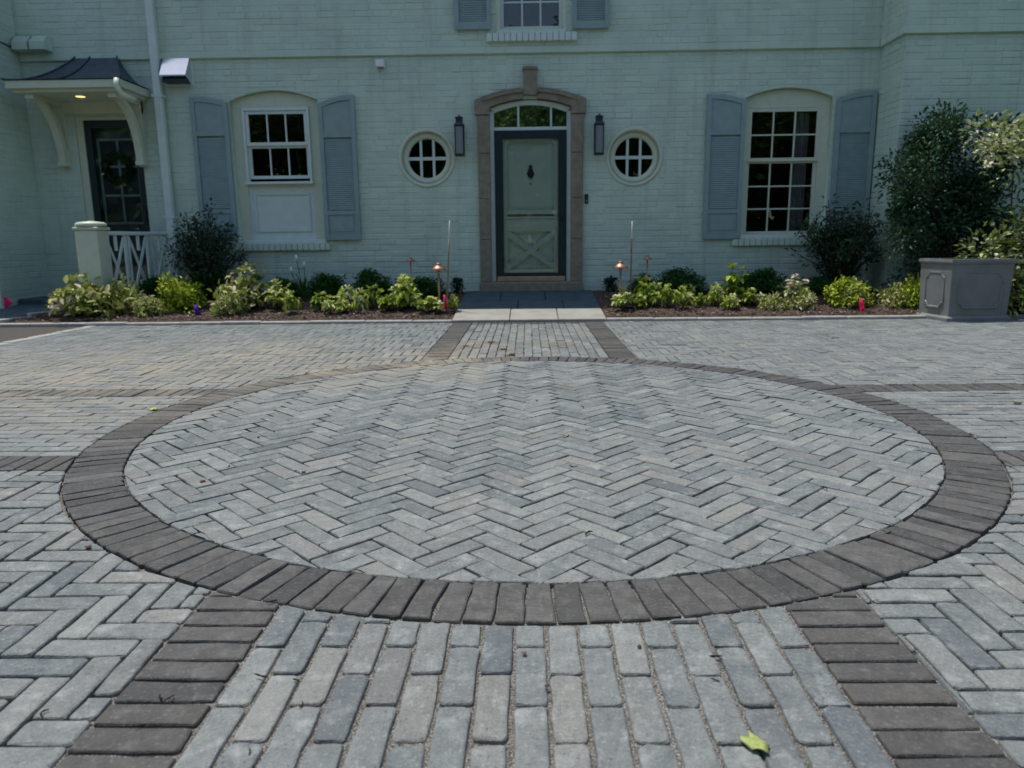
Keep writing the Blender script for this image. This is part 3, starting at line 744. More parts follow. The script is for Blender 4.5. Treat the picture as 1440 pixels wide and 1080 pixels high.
# right window: full height, six over nine
rw = part_empty('window', (3.305, FY, .86)); x0, x1, zb, zs, rise = RWIN
arch_board(rw, x0+.004, x1-.004, zs-.002, rise-.004, 2.525, FY+.07, FY+.11, M['cream'], 'arch_board')
b = MB().box(x0+.002, x0+.065, FY+.06, FY+.13, zb+.05, 2.523); b.box(x1-.115, x1-.002, FY+.07, FY+.13, zb+.05, 2.523); b.box(x0+.066, x1-.116, FY+.06, FY+.13, 2.485, 2.523); hb_(b, 'window_frame', M['cream'], rw)
a, c = x0+.066, x1-.117
sash(rw, a, c, 1.835, 2.484, FY+.065, 3, 2, .042, .018, .035, None, M['cream']); sash(rw, a, c, zb+.052, 1.855, FY+.102, 3, 3, .042, .018, .035, None, M['cream'])
hb_(MB().box(x0-.06, x1+.02, FY-.03, FY+.13, zb-.003, zb+.05, .006), 'window_sill', M['white'], rw); brick_sill(rw, x0-.10, x1+.06, zb-.004, FY-.055)
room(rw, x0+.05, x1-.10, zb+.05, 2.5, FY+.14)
for (ca, cb, cn) in ((c-.26, c-.06, 1.0),):
    pts = [(ca+(cb-ca)*i/24, FY+.30+.018*math.sin(i*1.55)) for i in range(25)]
    v = [(p[0], p[1], z_) for z_ in (zb+.08, 2.46) for p in pts]; hb_(MB().add(v, [(i, i+1, i+26, i+25) for i in range(24)], True), 'curtain', M['curtain'], rw)
# upper window
uw = part_empty('window', (.065, FY, 3.40)); x0, x1, zb, zt = UWIN
b = MB().box(x0+.002, x0+.055, FY-.03, FY+.1, zb+.03, zt-.002); b.box(x1-.055, x1-.002, FY-.03, FY+.1, zb+.03, zt-.002); b.box(x0+.056, x1-.056, FY-.03, FY+.1, zt-.05, zt-.002); b.box(x0+.056, x1-.056, FY-.03, FY+.1, zb+.03, zb+.055); hb_(b, 'window_frame', M['cream'], uw)
sash(uw, x0+.056, x1-.056, 4.08, zt-.051, FY+.01, 3, 2, .04); sash(uw, x0+.056, x1-.056, zb+.056, 4.10, FY+.046, 3, 2, .04)
k = x0-.12
while k < x1+.11: hb_(MB().box(k+.003, k+.073, FY-.085, FY+.0, zb-.105, zb-.004, .006), 'sill_brick', M['white'], uw); k += .075
hb_(MB().box(x0+.004, x1-.004, FY-.05, FY+.1, zb-.002, zb+.029, .004), 'window_sill', M['white'], uw)
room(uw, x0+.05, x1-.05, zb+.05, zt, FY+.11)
# round windows
for (cx, cz, r_) in RND:
    rd = part_empty('round_window', (cx, FY, cz))
    hb_(MB().ringxz(cx, cz, r_+.012, r_-.03, FY-.012, FY+.15, 44), 'outer_ring', M['cream'], rd)
    hb_(MB().ringxz(cx, cz, r_-.031, .245, FY+.035, FY+.15, 44, .012), 'window_frame', M['cream'], rd)
    gl = MB(); b = MB()
    for sx in (-.082, .082):
        h = math.sqrt(.245**2-sx**2); hb_(MB().box(cx+sx-.016, cx+sx+.016, FY+.055, FY+.085, cz-h, cz+h), 'muntin', M['white'], rd)
    for (a, c) in ((-.245, -.099), (-.065, .065), (.099, .245)): hb_(MB().box(cx+a, cx+c, FY+.058, FY+.082, cz-.020, cz+.020), 'muntin', M['white'], rd)
    full = circ_pts(cx, cz, .25, 44)
    for (a, c) in ((-.25, -.095), (-.07, .07), (.095, .25)):
        for (e, g) in ((-.25, -.016), (.016, .25)):
            q = clip(clip(clip(clip(full, 1, 0, cx+c), -1, 0, -(cx+a)), 0, 1, cz+g), 0, -1, -(cz+e))
            if len(q) > 2: hb_(MB().prism(q, 'y', FY+.070, FY+.074), 'pane', M['glass'], rd)
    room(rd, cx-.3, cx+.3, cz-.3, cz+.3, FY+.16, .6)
# ---------------------------------------------------------------- shutters
def shutter(x0, x1, z0, zi, zo, outer, y=None, louver=True, rails=None):
    """outer = -1 when the high side of the curved top is on the left"""
    y = FY-.055 if y is None else y
    sh = part_empty('shutter', ((x0+x1)/2, y, z0)); w_ = x1-x0; st = .055
    def top(u):                                          # u from the low (inner) side to the high (outer) side
        return zi+(zo-zi)*math.sin(min(1, u*1.15)*math.pi/2)
    def ztop(x): u = (x-x0)/w_; return top(1-u if outer < 0 else u)
    d = .022
    # stiles
    hb_(MB().prism([(x0, z0), (x0+st, z0), (x0+st, ztop(x0+st)), (x0, ztop(x0))], 'y', y, y+.036), 'stile', M['shutter'], sh)
    hb_(MB().prism([(x1-st, z0), (x1, z0), (x1, ztop(x1)), (x1-st, ztop(x1-st))], 'y', y, y+.036), 'stile', M['shutter'], sh)
    rails = rails or [(z0, z0+.075), (z0+.32, z0+.375), (zi-.41, zi-.35)]
    for (a, c) in rails: hb_(MB().box(x0+st+.001, x1-st-.001, y+.001, y+.035, a, c), 'rail', M['shutter'], sh)
    n_ = 10; pts = [(x0+st+.001+(w_-2*st-.002)*i/n_, ztop(x0+st+(w_-2*st)*i/n_)) for i in range(n_+1)]
    hb_(MB().prism([(p[0], p[1]-.058) for p in pts]+pts[::-1], 'y', y+.001, y+.035), 'top_rail', M['shutter'], sh)
    # panels and louvres between the rails
    gaps = [(rails[i][1], rails[i+1][0]) for i in range(len(rails)-1)]
    panels = []
    for i, (a, c) in enumerate(gaps):
        if c-a > .45 and louver:
            lb = MB(); z = a+.012
            while z < c-.02:
                lb.add([(x0+st+.002, y+.013, z), (x1-st-.002, y+.013, z), (x1-st-.002, y+.027, z+.028), (x0+st+.002, y+.027, z+.028), (x0+st+.002, y+.017, z-.004), (x1-st-.002, y+.017, z-.004), (x1-st-.002, y+.031, z+.024), (x0+st+.002, y+.031, z+.024)], [(0, 1, 2, 3), (7, 6, 5, 4), (4, 5, 1, 0), (2, 6, 7, 3)]); z += .026
            o = hb_(lb, 'louvers', M['shutter'], sh); o['kind'] = 'stuff'
        else: panels.append((a, c))
    for (a, c) in panels:
        hb_(MB().box(x0+st+.002, x1-st-.002, y+.014, y+.030, a+.002, c-.002), 'panel', M['shutter'], sh)
        b = MB(); b.box(x0+st+.035, x1-st-.035, y+.006, y+.0135, a+.035, c-.035); hb_(b, 'raised_field', M['shutter'], sh)
    a = rails[-1][1]; lo = min(p[1] for p in pts)-.06
    hb_(MB().prism([(x0+st+.002, a+.002), (x1-st-.002, a+.002), (x1-st-.002, ztop(x1-st)-.05), (x0+st+.002, ztop(x0+st)-.05)], 'y', y+.014, y+.030), 'panel', M['shutter'], sh)
    for z in (z0+.2, zi-.25):                              # wall pins that hold the shutter off the brick
        hb_(MB().box((x0+x1)/2-.02, (x0+x1)/2+.02, y+.037, FY-.002, z, z+.04), 'wall_pin', M['black'], sh)
    return sh
s = shutter(-4.29, -3.815, .94, 2.64, 2.705, -1); s['label'] = 'blue grey shutter partly behind the dark shrub, left of the short window'
s = shutter(-2.655, -2.185, .905, 2.60, 2.70, 1)
s = shutter(2.27, 2.755, .865, 2.565, 2.645, -1)
s = shutter(3.885, 4.375, .865, 2.57, 2.655, 1)
s = shutter(-.885, -.435, 3.44, 4.7, 4.72, -1, FY-.085, True, [(3.44, 3.53), (4.05, 4.11), (4.6, 4.66)])
s = shutter(.57, 1.02, 3.43, 4.7, 4.72, 1, FY-.085, True, [(3.43, 3.52), (4.05, 4.11), (4.6, 4.66)])
# ---------------------------------------------------------------- front door with stone surround
fd = part_empty('front_door', (.04, FY, .33))
x0, x1, zb, zs, rise = DOOR
sur = part_empty('stone_surround', (.045, FY, .22))
for (a, c, s_) in ((-.625, -.472, 1), (.562, .715, -1)):
    z = .335
    for k, h in enumerate((.55, .52, .56, .47)):
        hb_(MB().box(a, c, FY-.055, FY+.10, z+.0015, z+h-.0015, .007), 'jamb_stone', M['limestone'], sur); z += h
hb_(MB().box(-.635, .725, FY-.09, FY+.12, .205, .333, .010), 'sill_stone', M['limestone'], sur)
zt = .335+2.10
po = arch_pts(-.66, .75, 2.615, .145, 24); pi_ = arch_pts(x0-.0, x1+.0, 2.53, .10, 24)
def arch_stone(i0, i1, y0, lo=None): 
    q = [po[i] for i in range(i0, i1+1)]+[pi_[i] for i in range(i1, i0-1, -1)]
    hb_(MB().prism(q, 'y', y0, FY+.10), 'arch_stone', M['limestone'], sur)
for (a, c) in ((2, 6), (6, 10), (14, 18), (18, 22)): arch_stone(a, c, FY-.05)
# ears at the springing
hb_(MB().prism([(-.66, zt+.005), (-.472, zt+.005), (-.472, 2.53), po[2] and (pi_[2][0], pi_[2][1]), (po[2][0], po[2][1]), (-.66, po[0][1])], 'y', FY-.065, FY+.10), 'ear_stone', M['limestone'], sur)
hb_(MB().prism([(.75, zt+.005), (.75, po[-1][1]), (po[22][0], po[22][1]), (pi_[22][0], pi_[22][1]), (.562, 2.53), (.562, zt+.005)], 'y', FY-.065, FY+.10), 'ear_stone', M['limestone'], sur)
# raised moulding on the arch
q = arch_pts(-.63, .72, 2.605, .135, 24); q2 = arch_pts(-.60, .69, 2.575, .13, 24)
for (a, c) in ((1, 11), (13, 23)):
    hb_(MB().prism([q[i] for i in range(a, c+1)]+[q2[i] for i in range(c, a-1, -1)], 'y', FY-.075, FY-.0505), 'arch_moulding', M['limestone'], sur)
hb_(MB().prism([(-.035, 2.665), (.125, 2.665), (.135, 2.96), (-.045, 2.96)], 'y', FY-.095, FY+.08), 'keystone', M['limestone'], sur)
hb_(MB().box(-.052, .142, FY-.11, FY+.05, 2.961, 3.0, .006), 'keystone_cap', M['limestone'], sur)
# white frame with transom
b = MB().box(x0+.002, x0+.055, FY+.03, FY+.14, .336, 2.49); b.box(x1-.055, x1-.002, FY+.03, FY+.14, .336, 2.49)
b.box(x0+.056, x1-.056, FY+.03, FY+.14, 2.255, 2.295); hb_(b, 'door_frame', M['white'], fd)
po2 = arch_pts(x0+.002, x1-.002, 2.52, .098, 20); pi2 = arch_pts(x0+.056, x1-.056, 2.475, .09, 20)
for i in range(20): b = None
hb_(MB().prism(po2+pi2[::-1], 'y', FY+.03, FY+.14), 'arched_head', M['white'], fd)
tx0, tx1 = x0+.056, x1-.056; tz = arch_pts(tx0, tx1, 2.475, .09, 24)
def tztop(x): return np.interp(x, [p[0] for p in tz], [p[1] for p in tz])
ed_ = [tx0, tx0+(tx1-tx0)*.335, tx0+(tx1-tx0)*.785, tx1]
for k in (1, 2): hb_(MB().box(ed_[k]-.012, ed_[k]+.012, FY+.05, FY+.075, 2.296, float(tztop(ed_[k]))), 'transom_bar', M['white'], fd)
for a, c in zip(ed_, ed_[1:]):
    xs = np.linspace(a+.008, c-.008, 8); hb_(MB().prism([(a+.008, 2.296), (c-.008, 2.296)]+[(float(x_), float(tztop(x_))) for x_ in xs[::-1]], 'y', FY+.066, FY+.070), 'transom_pane', M['transom'], fd)
# storm door
sx0, sx1 = x0+.058, x1-.058; sz0, sz1 = .405, 2.252
b = MB().box(sx0, sx0+.105, FY+.012, FY+.05, sz0, sz1); b.box(sx1-.105, sx1, FY+.012, FY+.05, sz0, sz1); b.box(sx0+.106, sx1-.106, FY+.012, FY+.05, sz1-.105, sz1); b.box(sx0+.106, sx1-.106, FY+.012, FY+.05, sz0, sz0+.045)
hb_(b, 'storm_door_frame', M['dark_green'], fd)
hb_(MB().box(sx0+.1, sx1-.1, FY+.028, FY+.032, sz0+.04, sz1-.1), 'storm_door_glass', M['glass'], fd)
b = MB().tube([(sx1-.05, FY+.012, 1.26), (sx1-.05, FY-.02, 1.26), (sx1-.05, FY-.02, 1.12), (sx1-.05, FY+.012, 1.12)], .008); b.box(sx1-.068, sx1-.032, FY+.003, FY+.0115, 1.05, 1.33); hb_(b, 'storm_door_handle', M['black'], fd)
hb_(MB().box(sx0+.01, sx1-.01, FY+.0, FY+.16, .336, .402, .006), 'threshold', M['brass'], fd)
# inner door, pale green, cross-buck below
dx0, dx1, dy = sx0+.04, sx1-.04, FY+.078; dl = part_empty('x', (0, 0, 0)) if False else fd
hb_(MB().box(dx0, dx1, dy+.064, dy+.085, .41, 2.25), 'door_leaf', M['pale_green'], fd)
b = MB().box(dx0, dx0+.115, dy-.012, dy+.0635, .41, 2.25); b.box(dx1-.115, dx1, dy-.012, dy+.0635, .41, 2.25)
ix0, ix1 = dx0+.116, dx1-.116
b.box(ix0, ix1, dy-.012, dy+.0635, .41, .50); b.box(ix0, ix1, dy-.012, dy+.0635, .985, 1.145); b.box(ix0, ix1, dy-.012, dy+.0635, 1.21, 1.265); b.box(ix0, ix1, dy-.012, dy+.0635, 2.165, 2.25)
for s_, xa in ((1, ix0), (-1, ix1)):                          # rounded upper corners of the tall panel
    b.prism([(xa, 2.164), (xa+s_*.13, 2.164)]+[(xa+s_*(.13-.13*math.sin(t)), 2.164-.13+.13*math.cos(t)) for t in np.linspace(.01, math.pi/2, 7)], 'y', dy-.012, dy+.0635)
hb_(b, 'door_rails', M['pale_green'], fd)
hb_(MB().box(dx0+.02, dx1-.02, dy-.045, dy+.010, 1.15, 1.178, .005), 'dutch_ledge', M['pale_green'], fd)
def bar(b, p, q, wd, y0, y1):
    d = Vector((q[0]-p[0], q[1]-p[1])).normalized(); n_ = Vector((-d.y, d.x))*wd/2
    b.prism([(p[0]-n_.x, p[1]-n_.y), (q[0]-n_.x, q[1]-n_.y), (q[0]+n_.x, q[1]+n_.y), (p[0]+n_.x, p[1]+n_.y)], 'y', y0, y1)
b = MB(); bar(b, (ix0-.01, .515), (ix1+.01, .97), .075, dy-.006, dy+.0625); hb_(b, 'cross_brace', M['pale_green'], fd)
b = MB(); bar(b, (ix1+.01, .515), (ix0-.01, .97), .075, dy-.0045, dy+.0615); hb_(b, 'cross_brace', M['pale_green'], fd)
# knocker
kx, kz, ky = .045, 1.74, dy+.063
b = MB().prism([(kx+.045*math.sin(a)*(1+.25*math.cos(3*a)), kz+.062*math.cos(a)) for a in np.linspace(0, 2*math.pi, 17)[:-1]], 'y', ky-.012, ky)
b.prism([(kx+.022*math.cos(a), kz+.075+.022*math.sin(a)) for a in np.linspace(0, 2*math.pi, 11)[:-1]], 'y', ky-.014, ky)
b.tube([(kx-.025, ky-.012, kz-.02), (kx-.028, ky-.028, kz-.055), (kx, ky-.034, kz-.085), (kx+.028, ky-.028, kz-.055), (kx+.025, ky-.012, kz-.02)], .007)
hb_(b, 'door_knocker', M['black'], fd)
hb_(MB().lathe([(.0001, 0), (.011, .001), (.011, .006), (.0001, .007)]) if False else MB().prism([(kx+.011*math.cos(a), 1.598+.011*math.sin(a)) for a in np.linspace(0, 2*math.pi, 11)[:-1]], 'y', ky-.006, ky), 'peephole', M['black'], fd)
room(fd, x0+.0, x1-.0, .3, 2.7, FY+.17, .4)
# ---------------------------------------------------------------- side door under the bell-cast canopy
sdp = part_empty('side_door', (-5.40, FY, .22)); a0, a1, z0, z1 = SDOOR
b = MB().box(a0+.002, a0+.09, FY+.02, FY+.14, z0+.03, z1-.002); b.box(a1-.03, a1-.002, FY+.02, FY+.14, z0+.03, z1-.002); b.box(a0+.091, a1-.031, FY+.02, FY+.14, z1-.045, z1-.002); hb_(b, 'door_frame', M['cream'], sdp)
p0, p1 = a0+.092, a1-.032; q1 = z1-.046
b = MB().box(p0, p0+.085, FY+.04, FY+.075, z0+.04, q1); b.box(p1-.085, p1, FY+.04, FY+.075, z0+.04, q1); b.box(p0+.086, p1-.086, FY+.04, FY+.075, q1-.09, q1); b.box(p0+.086, p1-.086, FY+.04, FY+.075, z0+.04, z0+.20); hb_(b, 'storm_door_frame', M['dark_green'], sdp)
hb_(MB().box(p0+.08, p1-.08, FY+.055, FY+.059, z0+.19, q1-.08), 'storm_door_glass', M['glass'], sdp)
hb_(MB().box(p0, p1, FY+.135, FY+.16, z0+.04, q1), 'door_leaf', M['teal_door'], sdp)
b = MB(); ax, cx_ = p0+.10, p1-.10; zt_, zb_ = 2.24, 1.14
b.box(ax, ax+.03, FY+.115, FY+.134, zb_, zt_); b.box(cx_-.03, cx_, FY+.115, FY+.134, zb_, zt_); b.box(ax+.031, cx_-.031, FY+.115, FY+.134, zt_-.03, zt_); b.box(ax+.031, cx_-.031, FY+.115, FY+.134, zb_, zb_+.03)
mm = (ax+cx_)/2; b.box(mm-.014, mm+.014, FY+.116, FY+.133, zb_+.031, zt_-.031)
for z in (1.50, 1.87): b.box(ax+.031, mm-.015, FY+.117, FY+.132, z, z+.028); b.box(mm+.015, cx_-.031, FY+.117, FY+.132, z, z+.028)
hb_(b, 'door_lights', M['shutter'], sdp)
hb_(MB().box(ax, cx_, FY+.128, FY+.1345, zb_, zt_), 'door_glass', M['black'], sdp)
hb_(MB().box(p1-.06, p1-.03, FY+.015, FY+.04, 1.16, 1.34, .005), 'door_handle', M['black'], sdp)
hb_(MB().box(a0+.01, a1-.01, FY-.03, FY+.16, z0+.002, z0+.038), 'threshold', M['limestone'], sdp)
wr = empty('door_wreath', (-5.385, FY+.09, 1.86)); tag(wr, 'dark green round wreath hanging on the side door behind its glass', 'wreath')
can = part_empty('door_canopy', (-5.48, FY, 2.7)); cx0, cx1, cy0 = -6.19, -4.79, 9.08; zc = 2.79
# bell-cast hipped roof
def canopy_ring(t):
    e = t**.55; z = zc+.012+.41*t**1.0*(t**.9) ; 
    k = t
    xl = cx0-.02+(-5.70-cx0+.02)*k; xr = cx1+.02+(-5.17-cx1-.02)*k; y = cy0-.02+(FY-.03-cy0+.02)*k
    z = zc+.012+.40*(k**1.9)
    return [(xl, FY-.028, z), (xl, y, z), (xr, y, z), (xr, FY-.028, z)]
rs = [canopy_ring(t) for t in np.linspace(0, 1, 13)]
hb_(MB().loft(rs, False, True, False, False), 'copper_roof', M['patina'], can)
for u in (.0, .36, 1.0):
    ps = [Vector(r_[1]).lerp(Vector(r_[2]), u)+Vector((0, -.004, .008)) for r_ in rs]; hb_(MB().tube(ps, .011, 5), 'roof_seam', M['patina'], can)
hb_(MB().box(cx0, cx1, cy0, FY-.001, zc-.085, zc+.008, .006), 'fascia', M['cream'], can)
hb_(MB().box(cx0+.05, cx1-.05, cy0+.05, FY-.003, zc-.12, zc-.0855), 'soffit', M['cream'], can)
hb_(MB().box(cx0+.13, cx1-.13, FY-.05, FY-.002, zc-.27, zc-.121), 'frieze', M['cream'], can)
for xb in (-5.98, -4.97):
    b = MB(); n_ = 12; pr = []
    for i in range(n_+1):
        t = i/n_*math.pi/2; pr.append((FY-.04-.50*(1-math.cos(t)), 1.93+.72*math.sin(t)))
    inn = [(p[0]-.075*math.cos(i/n_*1.57)*-1*-1 if False else p[0]-.085*(1-.3*i/n_), p[1]-.02) for i, p in enumerate(pr)]
    for i in range(n_):
        b.prism([pr[i], pr[i+1], inn[i+1], inn[i]], 'x', xb-.045, xb+.045)
    b.box(xb-.05, xb+.05, FY-.045, FY-.002, 1.86, 2.66); b.box(xb-.05, xb+.05, cy0+.10, FY-.046, 2.61, zc-.121)
    b.box(xb-.055, xb+.055, FY-.14, FY-.0455, 1.87, 1.93, .008)
    hb_(b, 'bracket', M['cream'], can)
b = MB().lathe([(.001, zc-.1215), (.075, zc-.1215), (.075, zc-.128), (.055, zc-.130), (.001, zc-.1301)], -5.47, 9.38, 18, False); hb_(b, 'ceiling_light_trim', M['white'], can)
b = MB().lathe([(.001, zc-.1305), (.055, zc-.1305), (.05, zc-.134), (.001, zc-.1345)], -5.47, 9.38, 18); hb_(b, 'lit_ceiling_lamp', M['lit'], can)
b = MB().tube([(cx1-.03, cy0-.03, zc+.0), (cx1-.03, cy0-.05, zc-.08), (cx1+.0, cy0-.02, zc-.17), (cx1+.10, cy0+.10, zc-.22)], .034, 10); hb_(b, 'gutter_elbow', M['cream'], can)
# downspout, square section, painted
ds = part_empty('downspout', (-4.665, FY, .2)); hb_(MB().box(-4.715, -4.615, FY-.125, FY-.03, .25, 5.1, .012), 'pipe', M['white'], ds)
for z in (1.2, 2.7, 4.0): hb_(MB().box(-4.735, -4.595, FY-.129, FY-.026, z, z+.035), 'strap', M['white'], ds)

# ------------------------------------------------------------------ porch platform and railing at the side door
b = MB().box(-6.42, -5.15, 9.12, FY-.012, -.05, .215, .012); o = b.build('porch_step', M['bluestone']); tag(o, 'low dark stone step below the side door at the far left', 'step')
rl = empty('porch_railing', (-5.08, 8.62, 0)); tag(rl, 'white painted porch railing with crossed balusters and a square post', 'railing')
def rel(mb, name, mat, root, rz=0): 
    o = mb.build(name, mat, None, recalc=True); o.parent = root; o.location = (0, 0, 0); return o
b = MB(); b.box(-.13, .13, -.13, .13, .05, 1.04, .012); rel(b, 'post', M['cream'], rl)
rel(MB().box(-.145, .145, -.145, .145, 1.0405, 1.075, .008), 'post_neck', M['cream'], rl)
rel(MB().lathe([(.12, 1.0755), (.165, 1.085), (.168, 1.11), (.14, 1.13), (.02, 1.145)], 0, 0, 22), 'post_cap', M['cream'], rl)
L = Vector((.36, 1.14)); ln = L.length; ang = math.atan2(L.y, L.x)
rs_ = empty('railing_panel', (0, 0, 0), ang, rl)
def relp(mb, name): o = mb.build(name, M['white'], None); o.parent = rs_; return o
relp(MB().box(.13, ln, -.035, .035, .985, 1.03, .008), 'top_rail'); relp(MB().box(.13, ln, -.025, .025, .22, .26, .006), 'bottom_rail')
for k in range(3):
    s0 = .15+k*(ln-.17)/3; s1 = .15+(k+1)*(ln-.17)/3-.0
    for sb in (s0, s1-.045): relp(MB().box(sb, sb+.03, -.016, .016, .261, .984), 'baluster')
    m_ = (s0+s1)/2
    relp(MB().box(m_-.012, m_+.012, -.0155, .0155, .80, .984), 'baluster'); relp(MB().box(m_-.012, m_+.012, -.0155, .0155, .261, .44), 'baluster')
    for sg in (1, -1):
        b = MB(); p, q = ((s0+.04, .285), (s1-.055, .96)) if sg > 0 else ((s1-.055, .285), (s0+.04, .96)); bar(b, p, q, .03, -.010*sg-.009, -.010*sg+.009); relp(b, 'cross_brace')

# ------------------------------------------------------------------ things fixed to the wall
def lantern(x, zb, label):
    r_ = empty('wall_lantern', (x, FY, zb)); tag(r_, label, 'lantern', 'lanterns beside the front door'); d = -.155
    def p(mb, name, mat, par=None): o = mb.build(name, mat, None); o.parent = par or r_; return o
    p(MB().box(-.05, .05, -.02, -.006, .08, .40, .004), 'back_plate', M['black'])
    b = MB().box(-.015, .015, -.085, -.0205, .36, .385); p(b, 'arm', M['black'])
    c = -.145
    b = MB()
    for sx in (-1, 1):
        for sy in (-1, 1): b.box(sx*.062-.007, sx*.062+.007, c+sy*.062-.007, c+sy*.062+.007, .026, .36)
    p(b, 'cage', M['black']); p(MB().box(-.072, .072, c-.072, c+.072, .0, .0255, .006), 'base', M['black'])
    g = MB(); g.box(-.060, .060, c-.060, c+.060, .027, .355); p(g, 'glass_body', M['frosted'])
    p(MB().lathe([(.014, .03), (.014, .14), (.006, .15), (.005, .18)], 0, c-.0, 8), 'candle_sleeve', M['white_tip'])
    p(MB().loft([[(sx*q, c+sy*q, z) for sx, sy in ((-1, -1), (1, -1), (1, 1), (-1, 1))] for q, z in ((.076, .361), (.076, .375), (.05, .405), (.05, .455), (.058, .458), (.058, .466), (.02, .48))]), 'roof_cap', M['black'])
    r_.scale = (.84, .9, 1.0)
    p(MB().lathe([(.012, .4805), (.016, .49), (.004, .50)], 0, c, 8), 'finial', M['black'])
    return r_
lantern(-.85, 1.93, 'black box lantern on the brick wall left of the front door')
lantern(.907, 1.92, 'black box lantern on the brick wall right of the front door')
v_ = empty('vent_hood', (-4.41, FY, 2.87)); tag(v_, 'shiny sheet metal vent hood high on the wall by the downspout', 'vent')
o = MB().prism([(-.008, .0), (-.008, .30), (-.05, .30), (-.20, .075), (-.20, .06), (-.05, .0)], 'x', -.165, .165).build('hood', M['metal'], v_)
o = MB().box(-.15, .15, -.17, -.02, -.004, .035).build('screen', M['black'], v_)
o = MB().box(-.18, .18, -.0075, -.001, -.02, .32).build('flange', M['white'], v_)
v_ = empty('security_light', (-1.83, FY, 3.02)); tag(v_, 'small white box sensor under the string course left of the keystone', 'sensor')
MB().box(-.055, .055, -.10, -.012, .0, .09, .008).build('housing', M['white_tip'], v_); MB().box(-.03, .03, -.0115, -.001, -.03, .06).build('mount', M['white'], v_); MB().box(-.035, .035, -.09, -.03, -.016, -.0005, .004).build('lens', M['frosted'], v_)
v_ = empty('door_bell', (.765, FY, 1.33)); tag(v_, 'small dark doorbell button right of the stone door frame', 'doorbell')
MB().box(-.022, .022, -.028, -.006, .0, .12, .006).build('case', M['black'], v_); MB().prism([(.012*math.cos(a), .035+.012*math.sin(a)) for a in np.linspace(0, 6.283, 13)[:-1]], 'y', -.033, -.0285).build('button', M['wire'], v_)
v_ = empty('box_vent', (-6.2, FY, 3.28)); tag(v_, 'painted double box vent high in the far left corner of the wall', 'vent')
for k, xx in enumerate((-.19, .03)):
    MB().prism([(-.03, -.01), (-.03, .17), (-.10, .17), (-.20, .08), (-.20, -.01)], 'x', xx, xx+.19).build('box_hood', M['brick'], v_)
o = MB().tube([(-6.42, 8.9, 3.38), (-6.41, 9.3, 3.33), (-6.41, 9.6, 3.30), (-6.39, 9.68, 3.33)], .008).build('cable', M['black']); tag(o, 'thin black cable running along the left return wall to the box vent', 'cable')

# ------------------------------------------------------------------ planter
PR = R(6)
pl = empty('planter_box', (4.30, 7.60, 0), PR); tag(pl, 'grey lead style square planter with moulded panels at the edge of the paving', 'planter')
pw, pd, ph = .66, .50, .63
def pp(mb, name, mat=None): o = mb.build(name, mat or M['lead'], None); o.parent = pl; return o
def ringbox(z0, z1, d0, d1): return [[(-d0, -d0, z0), (pw+d0, -d0, z0), (pw+d0, pd+d0, z0), (-d0, pd+d0, z0)], [(-d1, -d1, z1), (pw+d1, -d1, z1), (pw+d1, pd+d1, z1), (-d1, pd+d1, z1)]]
pp(MB().loft([[(d if x_ == 0 else pw-d, d if y_ == 0 else pd-d, z) for x_, y_ in ((0, 0), (1, 0), (1, 1), (0, 1))] for d, z in ((.012, .055), (-.004, .575))]), 'body')
pp(MB().loft(ringbox(.0, .035, .022, .022)+ringbox(.04, .054, .012, -.006)[0:2]), 'base_moulding')
rim = MB(); rim.loft(ringbox(.576, .590, .002, .014)+ringbox(.602, .63, .022, .020), True, False)
rim.add([(-.02, -.02, .63), (pw+.02, -.02, .63), (pw+.02, pd+.02, .63), (-.02, pd+.02, .63), (.04, .04, .63), (pw-.04, .04, .63), (pw-.04, pd-.04, .63), (.04, pd-.04, .63), (.04, .04, .585), (pw-.04, .04, .585), (pw-.04, pd-.04, .585), (.04, pd-.04, .585)], [(0, 1, 5, 4), (1, 2, 6, 5), (2, 3, 7, 6), (3, 0, 4, 7), (4, 5, 9, 8), (5, 6, 10, 9), (6, 7, 11, 10), (7, 4, 8, 11)]); pp(rim, 'rim')
pp(MB().box(.041, pw-.041, .041, pd-.041, .586, .60), 'soil', M['soil'])
def panel_mould(L_, side):
    a, c, e, g, k = .09, L_-.09, .125, .505, .055
    o_ = [(a+k, e), (c-k, e), (c-k, e+k*.25), (c-k*.6, e+k*.75), (c-k*.2, e+k), (c, e+k), (c, g-k), (c-k*.2, g-k), (c-k*.6, g-k*.75), (c-k, g-k*.25), (c-k, g), (a+k, g), (a+k, g-k*.25), (a+k*.6, g-k*.75), (a+k*.2, g-k), (a, g-k), (a, e+k), (a+k*.2, e+k), (a+k*.6, e+k*.75), (a+k, e+k*.25)]
    m_, n_ = (a+c)/2, (e+g)/2; sc = lambda p, d: (m_+(p[0]-m_)*(1-d/(c-a)*2), n_+(p[1]-n_)*(1-d/(g-e)*2))
    def P(p, d): return (p[0], -d+.004, p[1]) if side == 'f' else (-d+.004, p[0], p[1])
    pp(MB().loft([[P(p, -.004) for p in o_], [P(sc(p, .006), .011) for p in o_], [P(sc(p, .016), .011) for p in o_], [P(sc(p, .024), .0005) for p in o_]], False, False), 'panel_moulding')
panel_mould(pw, 'f'); panel_mould(pd, 'l')

